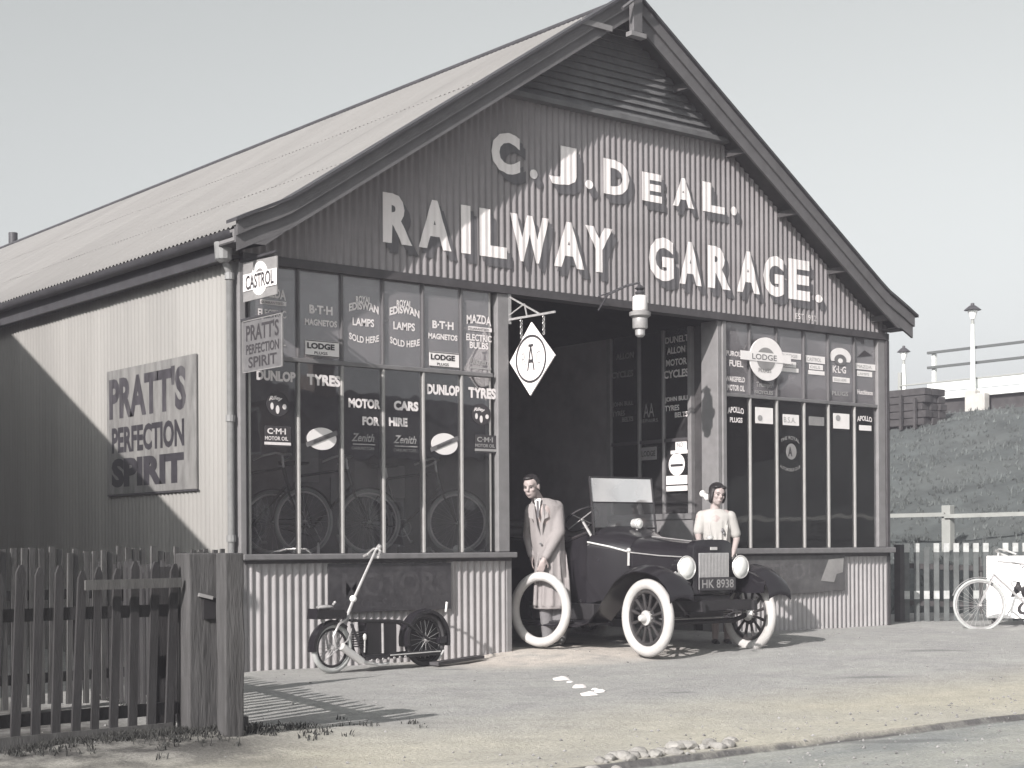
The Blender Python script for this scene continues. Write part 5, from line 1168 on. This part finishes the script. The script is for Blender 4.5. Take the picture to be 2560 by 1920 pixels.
# frame, engine, boxes
mb = MB()
for s in (-.06, .06): mb.tube([S_(868, 1548, s), S_(890, 1552, s), S_(988, 1552, s), S_(1010, 1560, s), S_(1062, 1598, s)], .013, 8); mb.tube([S_(868, 1560, s), S_(900, 1640, s), S_(985, 1636, s), S_(1075, 1626, s)], .014, 8)
mb.build('frame', m_blackm, sco, smooth=True)
mb = MB(); mb.prism([S_(905, 1556, .06), S_(980, 1556, .06), S_(980, 1632, .06), S_(912, 1640, .06)], -sn*.12); mb.build('engine_case', m_black, sco)
for k in range(7): MB().box((-.045, -.055, -.004), (.045, .055, .004)).xf(Matrix.Translation(S_(893, 1580+k*6, .03)) @ Matrix.Rotation(saz, 4, 'Z')).build('cooling_fin', m_blackm, sco)
mb = MB(); mb.ell(S_(896, 1592, .09), (.018, .018, .035)); mb.tube([S_(896, 1600, .09), S_(897, 1630, .08)], .007, 6); mb.build('carburettor', m_nick, sco, smooth=True)
mb = MB(); mb.prism([S_(903, 1642, .09), S_(1085, 1630, .09), S_(1085, 1636, .09), S_(903, 1650, .09)], -sn*.20); mb.build('footboard', m_blackm, sco)
mb = MB(); mb.tube([S_(960, 1637, .095), S_(1084, 1627, .095)], .006, 6); mb.build('footboard_edge', m_nick, sco)
for k in range(7): MB().lathe(S_(913+k*14, 1650-k*1.6, .095), sn, [(0, .014), (.006, .012)], 8).build('rivet', m_steel, sco)
mb = MB(); mb.tube([S_(944, 1558, .07), S_(945, 1632, .07)], .012, 8); mb.build('filler_pipe', m_steel, sco)
mb = MB(); mb.tube([S_(1088, 1648, .05), S_(1100, 1625, .05)], .008, 6); mb.tube([S_(1118, 1530, -.02), S_(1121, 1505, -.02)], .012, 8); mb.build('rear_stand', m_nick, sco)
mb = MB(); mb.prism([S_(1092, 1592, .05), S_(1118, 1588, .05), S_(1112, 1605, .05), S_(1092, 1608, .05)], -sn*.1); mb.build('tool_box', m_black, sco)
# long plank lying by the scooter
p0, p1 = onG(1085, 1659, -.04), onG(1200, 1642, -.03)
t = MB().bar(p0, p1, .10, .03).build('plank', m_dark, None); tag(t, 'short dark plank lying on the gravel behind the scooter', 'plank')

# ================================================================ FENCES ON THE LEFT
def picket_mesh(wd, th, h, tip, m, nm='picket'):
    mb = MB(); hw = wd/2
    if tip > 0: pf = [(-hw, 0), (hw, 0), (hw, h-tip), (hw*.35, h), (-hw*.35, h), (-hw, h-tip)]
    else: pf = [(-hw, 0), (hw, 0), (hw, h), (-hw, h)]
    mb.prism([(x, -th/2, z) for x, z in pf], (0, th, 0)); return mb.mesh(nm, m)
def fence(nm, label, A, B, pitch, wd, h, tip, m, rails, rail_h=.06, side=1, lean=0., zoff=.05, jit=.02, group=None, pm=None):
    A = Vector(A); B = Vector(B); t = thing(nm, label, 'fence', A); L_ = (B-A).length; d = (B-A)/L_; az = math.atan2(d.y, d.x); nn = Vector((-d.y, d.x, 0))*side
    mes = [picket_mesh(wd*s, .018, h*q, tip, m) for s, q in ((1, 1), (.92, .985), (1.06, 1.01), (1, .97))]; k = int(L_/pitch); rnd = random.Random(int(A.x*100+B.y*10))
    for i in range(k+1):
        p = A+d*(i*pitch+rnd.uniform(-jit, jit)*pitch); inst(rnd.choice(mes), 'picket', t, (p.x, p.y, A.z+(B.z-A.z)*i/max(1, k)+zoff+rnd.uniform(-.012, .012)), (rnd.uniform(-.012, .012), lean+rnd.uniform(-.012, .012), az))
    for z in rails:
        MB().bar(A+Vector((0, 0, z))+nn*.03-d*.05, B+Vector((0, 0, z))+nn*.03+d*.05, .035, rail_h).build('rail', m, t)
    return t
PA = atD(498, 1860, 9.3); PA.z = -.07; PBp = atD(577, 1865, 9.0); PBp.z = -.07
fa = PA+Vector((-2.3, -.12, .03)); fb = PA+Vector((-.16, .03, .03))
f1 = fence('picket_fence', 'dark front picket fence with pointed tops, running left from the thick gatepost', fa, fb, .118, .05, .98, .045, m_fence, (.17, .74), .07, 1, lean=R(2.2), zoff=.03)
# broken rail fixed on the front of it and the wide end picket
a_ = onP(207, 1463, fa, .05)+Vector((.0, -.03, 0)); b_ = onP(447, 1456, fa, .05)+Vector((0, -.03, 0)); r_ = MB().bar(a_, b_, .02, .055).build('broken_rail', m_fence2, f1)
q0 = atD(418, 1845, 9.45); MB().box((q0.x-.07, q0.y-.01, -.04), (q0.x+.05, q0.y+.015, .95)).build('wide_picket', m_fence, f1)
a_ = atD(0, 1700, 8.9); a_.z = -.05
MB().bar((fa.x, fa.y-.01, .0), (fb.x, fb.y-.01, .0), .02, .10).build('gravel_board', m_fence2, f1)
F2a = atD(-60, 1750, 10.7); F2a.z = -.06; F2b = atD(565, 1700, 12.3); F2b.z = -.06
fence('picket_fence', 'paler close-set square-topped picket fence standing behind the front one', F2a, F2b, .072, .042, 1.10, 0, m_fence2, (.22, .80), .07, 1, zoff=.03)
F3a = Vector((-2.0, -1.2, -.08)); F3b = PBp+Vector((.05, .12, 0))
fence('picket_fence', 'picket fence running back from the narrow gatepost towards the side wall of the garage', F3a, F3b, .165, .075, 1.02, .05, m_fence, (.80,), .09, 1, zoff=.03)
def gatepost(nm, label, p, wd, h, rz, m=m_post):
    t = thing(nm, label, 'post', p, rz); mb = MB(); vs = []; n = 9
    for i in range(n):
        z = -.12+(h+.12)*i/(n-1)
        for a_, b_ in ((-1, -1), (1, -1), (1, 1), (-1, 1)):
            j = .012*noise.noise((a_*3+i*.7, b_*2, z*3)); vs.append(rootm(t) @ Vector(((wd/2+j)*a_, (wd/2+j)*b_, z+(.02*noise.noise((a_, b_*3, 9)) if i == n-1 else 0))))
    mb.add(vs, [(i*4+k, i*4+(k+1) % 4, (i+1)*4+(k+1) % 4, (i+1)*4+k) for i in range(n-1) for k in range(4)]+[(0, 3, 2, 1), tuple((n-1)*4+k for k in range(4))]); mb.build('post_shaft', m, t, bevel=.008); return t
g1 = gatepost('gatepost', 'thick square weathered gatepost with two faces showing, left of the pair', PA, .20, 1.10, R(-4))
mb = MB(); mb.box((-.02, -.125, .72), (.09, -.101, .84)); mb.xf(rootm(g1)).build('hinge_plate', m_blackm, g1); MB().bar(g1.matrix_basis @ Vector((-.03, -.125, .86)) if 0 else rootm(g1) @ Vector((-.05, -.12, .86)), rootm(g1) @ Vector((.03, -.13, .84)), .03, .02).build('hinge_pin', m_engm, g1)
gatepost('gatepost', 'narrower weathered gatepost nearest the garage, right of the pair', PBp, .115, 1.10, R(-2))
q0 = onG(610, 1842, -.05); t = MB().box((q0.x-.02, q0.y-.02, -.10), (q0.x+.02, q0.y+.02, .07)).build('peg', m_fence2); tag(t, 'small wooden peg in the ground beside the narrow gatepost', 'peg')
# stake at the verge
q0 = onG(1836, 1872, -.15); t = thing('wooden_stake', 'short dark wooden stake at the verge edge', 'stake', q0)
MB().box((q0.x-.022, q0.y-.02, -.22), (q0.x+.022, q0.y+.02, onP(1836, 1845, q0, 0).z)).build('stake_shaft', m_dark, t, bevel=.004)
# rubble stones along the broken verge
rnd = random.Random(5); gS = 'rubble stones along the broken verge'
stone_labels = {}
mesS = []
for k in range(5):
    bm = bmesh.new(); bmesh.ops.create_icosphere(bm, subdivisions=2, radius=1)
    for v in bm.verts: v.co *= 1+.28*noise.noise(v.co*1.3+Vector((k*5, 0, 0))); v.co.z *= .55; v.co.y *= .8
    me = bpy.data.meshes.new('rubble_stone'); bm.to_mesh(me); bm.free(); me.materials.append(m_stone); mesS.append(me)
for i in range(34):
    px = 1480+i*10.5+rnd.uniform(-4, 4); py = 1926-(px-1480)*.155+rnd.uniform(-9, 9)
    p = onG(px, py, -.10); s = rnd.uniform(.015, .06); o = bpy.data.objects.new('rubble_stone', rnd.choice(mesS)); COL.objects.link(o); o.location = (p.x, p.y, gz(p.x, p.y)+s*.25); o.scale = (s, s, s); o.rotation_euler = (0, 0, rnd.uniform(0, 6))
    tag(o, 'small pale rubble stone among the others on the broken verge edge', 'stone', gS)
for (px, py, s) in ((1404, 1697, .075), (1448, 1716, .06), (1474, 1735, .07), (1500, 1728, .045), (1425, 1704, .03), (1488, 1722, .03)):
    p = onG(px, py, -.07); o = bpy.data.objects.new('plaster_lump', mesS[int(s*100) % 5]); COL.objects.link(o); o.location = (p.x, p.y, gz(p.x, p.y)+.0); o.scale = (s*1.1, s*1.1, s*.8); o.data = o.data.copy(); o.data.materials.clear(); o.data.materials.append(m_white)
    tag(o, 'flat white lump lying on the gravel in front of the doorway', 'stone', 'white lumps on the gravel')
# loose stones and clinker: too many to count
mb = MB()
for i in range(1500):
    x = rnd.uniform(-4.5, 9); y = rnd.uniform(-8.6, -.2)
    if rnd.random() < .8: y = rnd.uniform(-8.0, -5.9)
    s = rnd.choice((.005, .006, .008, .01, .014)); a_ = rnd.uniform(0, 6)
    c = Vector((x, y, gz(x, y)+s*.3)); d1 = Vector((math.cos(a_), math.sin(a_), 0))*s; d2 = Vector((-d1.y, d1.x, 0))*.8
    mb.add([c+d1, c+d2, c-d1, c-d2, c+Vector((0, 0, s*.7)), c-Vector((0, 0, s))], [(0, 1, 4), (1, 2, 4), (2, 3, 4), (3, 0, 4), (1, 0, 5), (2, 1, 5), (3, 2, 5), (0, 3, 5)])
o = mb.build('loose_gravel', mat('loose_gravel', (.33, .325, .32), .95, 0, .5, 2)); o['kind'] = 'stuff'; o['label'] = 'loose gravel and clinker scattered over the forecourt'; 
def tufts(nm, label, m, pts, hmin, hmax, per=7, wid=.006):
    mb = MB()
    for (x, y, z) in pts:
        for k in range(per):
            a_ = rnd.uniform(0, 2*PI); h = rnd.uniform(hmin, hmax); lx = math.cos(a_); ly_ = math.sin(a_); ox, oy = rnd.uniform(-.04, .04), rnd.uniform(-.04, .04); l = rnd.uniform(.2, .7)*h; w_ = wid*rnd.uniform(.7, 1.4)
            b0 = Vector((x+ox, y+oy, z-.01)); mb.add([b0+Vector((-ly_*w_, lx*w_, 0)), b0+Vector((ly_*w_, -lx*w_, 0)), b0+Vector((lx*l*.5+ly_*w_*.6, ly_*l*.5-lx*w_*.6, h*.7)), b0+Vector((lx*l, ly_*l, h)), b0+Vector((lx*l*.5-ly_*w_*.6, ly_*l*.5+lx*w_*.6, h*.7))], [(0, 1, 2, 3, 4)])
    o = mb.build(nm, m); o['kind'] = 'stuff'; o['label'] = label
pts = []
for i in range(420):
    x = PA.x+rnd.gauss(-.25, .55); y = PA.y+rnd.gauss(-.12, .22); pts.append((x, y, gz(x, y)))
for i in range(260):
    x = rnd.uniform(-5.2, PA.x); y = PA.y-.05+rnd.gauss(.0, .13); pts.append((x, y, gz(x, y)))
for i in range(40):
    x = F3a.x+(F3b.x-F3a.x)*rnd.random(); y = F3a.y+(F3b.y-F3a.y)*((x-F3a.x)/(F3b.x-F3a.x))+rnd.gauss(0, .05); pts.append((x, y, gz(x, y)))
tufts('weeds', 'rank weeds and grass about the gateposts', m_grassd, pts, .012, .05, 8, .005)

# ================================================================ RIGHT-HAND BACKGROUND
Fa = Vector((10.28, .50, -.02)); Fb = Vector((12.9, -1.45, -.16))
t = thing('picket_fence', 'tarred picket fence with white tops beside the right corner of the garage', 'fence', Fa)
L_ = (Fb-Fa).length; d = (Fb-Fa)/L_; az = math.atan2(d.y, d.x); nn = Vector((-d.y, d.x, 0)); nn = nn if nn.dot(CAMP-Fa) > 0 else -nn
m_wht = mat('picket_white', (.60, .61, .60), .8, 0, .25, 12)  # white squares in two rows across the pickets
mp = picket_mesh(.07, .02, 1.0, .0, mat('tarred_picket', (.15, .16, .16), .85, 0, .3, 6)); mc = picket_mesh(.073, .024, .12, .0, m_wht, 'white_top'); mk = picket_mesh(.073, .024, .11, .0, m_wht, 'white_band')
N_ = int(L_/.135)
for i in range(N_):
    p = Fa+d*(i*.135+.10)
    k = inst(mp, 'picket', t, (p.x, p.y, .02), (0, 0, az)); 
    if i not in (2, 9, 13): inst(mc, 'white_top', t, (p.x+nn.x*.003, p.y+nn.y*.003, .955), (0, 0, az))
    if i not in (5, 6): inst(mk, 'white_band', t, (p.x+nn.x*.003, p.y+nn.y*.003, .325), (0, 0, az))
for z in (.80, .30): MB().bar(Fa+UZ*z-nn*.03, Fb+UZ*z-nn*.03, .03, .07).build('rail', m_sleep, t)
MB().box((-.05, -.05, -.1), (.05, .05, 1.08)).xf(Matrix.Translation(Fa+Vector((.0, .0, 0)))).build('end_post', m_dark, t, bevel=.006)
# brace timbers on the fence
MB().bar(Fa+d*1.1+UZ*.95-nn*.05, Fa+d*1.15+UZ*.2-nn*.05, .06, .03, up=nn).build('brace', m_fence2, t)
# post and rail along the foot of the bank
t = thing('post_and_rail_fence', 'grey post and rail fence at the foot of the railway bank', 'fence', (16.2, 6, 0))
ys_ = [onX(2370, 1288, 16.2).y+k*4.4 for k in (-3, -2, -1, 0, 1, 2, 3)]
zr = onX(2300, 1288, 16.2).z
for y in ys_: MB().box((16.13, y-.09, bank_z(16.2, y)-.1), (16.27, y+.09, zr+.16)).build('fence_post', m_platg, t, bevel=.01)
for i in range(len(ys_)-1): MB().bar((16.1, ys_[i], zr), (16.1, ys_[i+1], zr+(.0 if i != 2 else -.03)), .03, .07).build('rail', m_platg, t)
# platform at the top of the bank
XPl = 28.0; pl = thing('railway_platform', 'white-edged railway platform with open railings along the top of the bank', 'platform', (XPl, 10, 4.5))
yA, yB = -12.0, onX(2313, 985, XPl).y
MB().box((XPl, yA, 4.905), (XPl+3.5, yB, 5.09)).build('platform_edge', m_plat, pl, bevel=.01)
MB().box((XPl+.15, yA, 4.3), (XPl+3.3, yB-.05, 4.90)).build('platform_underside', m_sleep, pl)
MB().box((XPl+.10, yA, 5.135), (XPl+.14, yB, 5.36)).build('kick_board', m_plat, pl)
MB().box((XPl+.08, yA, 5.365), (XPl+.15, yB+.9, 5.40)).build('rail', m_platg, pl)
for z in (5.79, 6.185): MB().box((XPl+.08, yA, z-.035), (XPl+.15, yB, z+.03)).build('rail', mat('railing_grey', (.12, .13, .13), .7), pl)
y = yB-.15
while y > yA: MB().box((XPl+.16, y-.05, 5.09), (XPl+.24, y+.05, 6.16)).build('railing_post', m_plat, pl); y -= 3.1
MB().box((XPl+.14, yB+.9, 5.1), (XPl+.2, yB+1.0, 5.75)).build('railing_post', m_platg, pl)
for px in (2432, 2455): 
    q0 = onX(px, 1000, XPl-.12); MB().box((XPl-.25, q0.y-.16, 4.0), (XPl-.02, q0.y+.16, 5.05 if px == 2432 else 4.95)).build('concrete_pier', m_conc, pl, bevel=.02)
MB().box((XPl+3.4, yA, 5.09), (XPl+3.6, yB+12, 5.1)).build('platform_far_edge', m_plat, pl)
# lamp posts on the platform
def lamp_post(label, X, px, pytop, pybot, s=1., gl=True):
    p = onX(px, pybot, X); ztop = onX(px, pytop, X).z; t = thing('platform_lamp', label, 'lamp post', (X, p.y, p.z), 0, 'platform lamps')
    MB().tube([(X, p.y, p.z), (X, p.y, p.z+.5), (X, p.y, ztop-.55)], [.09*s, .075*s, .05*s], 10).build('pole', m_plat, t, smooth=True)
    MB().tube([(X, p.y, ztop-1.0), (X, p.y, ztop-.42)], [.055*s, .04*s], 8).build('pole_neck', m_platg, t, smooth=True)
    MB().lathe((X, p.y, ztop-.42), (0, 0, 1), [(0, .06*s), (.22, .13*s), (.23, .12*s)], 10).build('lantern_glass', m_lens, t)
    MB().lathe((X, p.y, ztop-.18), (0, 0, 1), [(-.01, .22*s), (.0, .215*s), (.10, .09*s), (.12, .05*s), (.17, .045*s), (.18, .015*s)], 14).build('lantern_cap', m_lead, t)
lamp_post('white platform lamp post with a dark conical cap, in front of the railings', XPl-.14, 2433, 757, 1040)
lamp_post('lower distant platform lamp with a dark cap, just right of the garage eaves', XPl+3.2, 2260, 864, 985, .9)
# dark stack of sleepers at the end of the platform
q = [onX(a, b, 25.0) for a, b in ((2309, 968), (2309, 1062), (2215, 975))]; y0 = q[0].y; zt_, zb = q[0].z, q[1].z
t = thing('sleeper_stack', 'dark stack of timber sleepers on the bank at the platform end', 'sleeper stack', (25, y0+1, zb))
nrow = 5; hh = (zt_-zb)/nrow
for j in range(nrow):
    for k in range(3):
        jx = rnd.uniform(-.05, .05); MB().box((25+k*.3, y0+jx, zb+j*hh+.008), (25+k*.3+.27, y0+3.4+jx, zb+(j+1)*hh-.008)).build('sleeper', m_sleep, t, bevel=.012)
for k in range(6): MB().box((24.86, y0+.15+k*.42, zb-.1), (24.93, y0+.22+k*.42, zt_-.25+.1*(k % 2))).build('upright', m_sleep, t)
# tufts on the bank
pts = []
for i in range(9000):
    x = rnd.uniform(12.6, 27.2); y = rnd.uniform(-6, 24)
    pts.append((x, y, bank_z(x, y)))
tufts('bank_grass', 'rough tufted grass over the railway bank', m_blade, pts, .04, .13, 4, .014)
# ================================================================ NEIGHBOURS OUT OF FRAME that shade and reflect
nbr = thing('unseen_neighbour_workshop', 'unseen out-of-frame brick workshop beside the garage whose gable throws the slanting shadow on its side wall', 'workshop', (-8, 5, 0))
gx = -4.5
def gp(y): return (gx, y, 4.14+.53*y)
yk = 5.8
MB().prism([(gx, -1.72, -.1), (gx, -1.72, 4.14-.53*1.72), (gx, yk, 4.14+.53*yk), (gx, 2*yk+2.3, 4.14-.53*2.3), (gx, 2*yk+2.3, -.1)], (-.25, 0, 0)).build('gable_wall', m_brick, nbr)
MB().box((-16, -1.72, -.1), (gx-.25, -1.47, 3.15)).build('front_wall', m_brick, nbr)
MB().box((-16, 2*yk+2.05, -.1), (gx-.25, 2*yk+2.3, 2.9)).build('back_wall', m_brick, nbr)
MB().prism([(gx+.02, -1.76, 3.26), (gx+.02, yk, 4.2+.53*yk), (gx+.02, yk, 4.14+.53*yk-.02), (gx+.02, -1.76, 3.19)], (-11.5, 0, 0)).build('roof_slope', m_slate, nbr)
MB().prism([(gx+.02, 2*yk+2.5, 2.83), (gx+.02, yk+.01, 4.2+.53*yk), (gx+.02, yk+.01, 4.14+.53*yk-.02), (gx+.02, 2*yk+2.5, 2.74)], (-11.5, 0, 0)).build('roof_slope', m_slate, nbr)
def house(label, x0, x1, y0, y1, h, rh, m):
    t = thing('opposite_house', label, 'house', ((x0+x1)/2, (y0+y1)/2, -.16)); hw = MB().box((x0, y0, -.16), (x1, y1, h)).build('wall', m, t)
    ym_ = (y0+y1)/2; MB().prism([(x0-.2, y0-.3, h+.004), (x0-.2, y1+.3, h+.004), (x0-.2, ym_, h+rh)], (x1-x0+.4, 0, 0)).build('roof', m_slate, t)
    n = max(2, int((x1-x0)/2.6))
    for i in range(n):
        cx = x0+(i+.5)*(x1-x0)/n
        for z in ((1.0, 3.6) if h > 4.5 else (1.0,)):
            wf = MB().box((cx-.5, y1-.01, z), (cx+.5, y1+.05, z+1.4)).build('window', m_plat, t); MB().box((cx-.42, y1+.051, z+.08), (cx+.42, y1+.056, z+1.32)).build('pane', m_endk, wf)
    MB().box((x0+.8, ym_-.4, h+rh-.8), (x0+1.6, ym_+.4, h+rh+1.2)).build('chimney', m_brick, t)
house('brick terrace house across the road, tall with a slate roof', 5, 16, -34, -26, 5.2, 2.4, m_brick)
house('lower rendered house across the road', 18, 30, -33, -26, 3.8, 2.2, m_conc)
house('brick house far along the road', 33, 48, -34, -26, 5.0, 2.5, m_brick)
def tree(label, x, y, h, rr):
    t = thing('broadleaf_tree', label, 'tree', (x, y, -.1)); mb = MB(); mb.tube([(x, y, -.1), (x+.1, y, h*.3), (x, y+.1, h*.62)], [.28, .2, .1], 9)
    for k in range(6):
        a_ = k*1.05; mb.tube([(x, y, h*(.3+.04*k)), (x+rr*.6*math.cos(a_), y+rr*.6*math.sin(a_), h*(.55+.05*k))], [.09, .03], 6)
    mb.build('trunk', m_sleep, t); mb = MB()
    for i in range(2600):
        v = Vector((rnd.gauss(0, 1), rnd.gauss(0, 1), rnd.gauss(0, 1))).normalized()*rnd.uniform(.55, 1)**.6; q_ = Vector((x+v.x*rr, y+v.y*rr, h*.64+v.z*h*.36)); s = .16
        u_ = Vector((rnd.gauss(0, 1), rnd.gauss(0, 1), rnd.gauss(0, 1))).normalized(); w_ = u_.orthogonal().normalized()*s; z_ = u_.cross(w_); mb.add([q_+w_, q_+z_, q_-w_, q_-z_], [(0, 1, 2, 3)])
    mb.build('crown', m_grassd, t)
tree('round tree across the road, left of the houses', 1.5, -27, 7.5, 3.0)
tree('taller tree across the road, between the houses', 31.3, -24.5, 8.5, 2.6)

# ================================================================ THIN HAZE over the whole place, added to lift the blacks, also fades the distance
hz = MB().box((-950, -950, -1.2), (950, 950, 14)).build('added_haze', m_white); hz['kind'] = 'stuff'; hz['label'] = 'thin pale haze added to lift the blacks and fade the distance'
hm = bpy.data.materials.new('added_haze'); hm.use_nodes = True; hn = hm.node_tree; hn.nodes.clear(); ho = hn.nodes.new('ShaderNodeOutputMaterial'); pv = hn.nodes.new('ShaderNodeVolumePrincipled')
pv.inputs['Color'].default_value = (.90, .88, .99, 1); pv.inputs['Density'].default_value = .0022; pv.inputs['Anisotropy'].default_value = 0
hn.links.new(pv.outputs[0], ho.inputs['Volume']); hz.data.materials.clear(); hz.data.materials.append(hm)
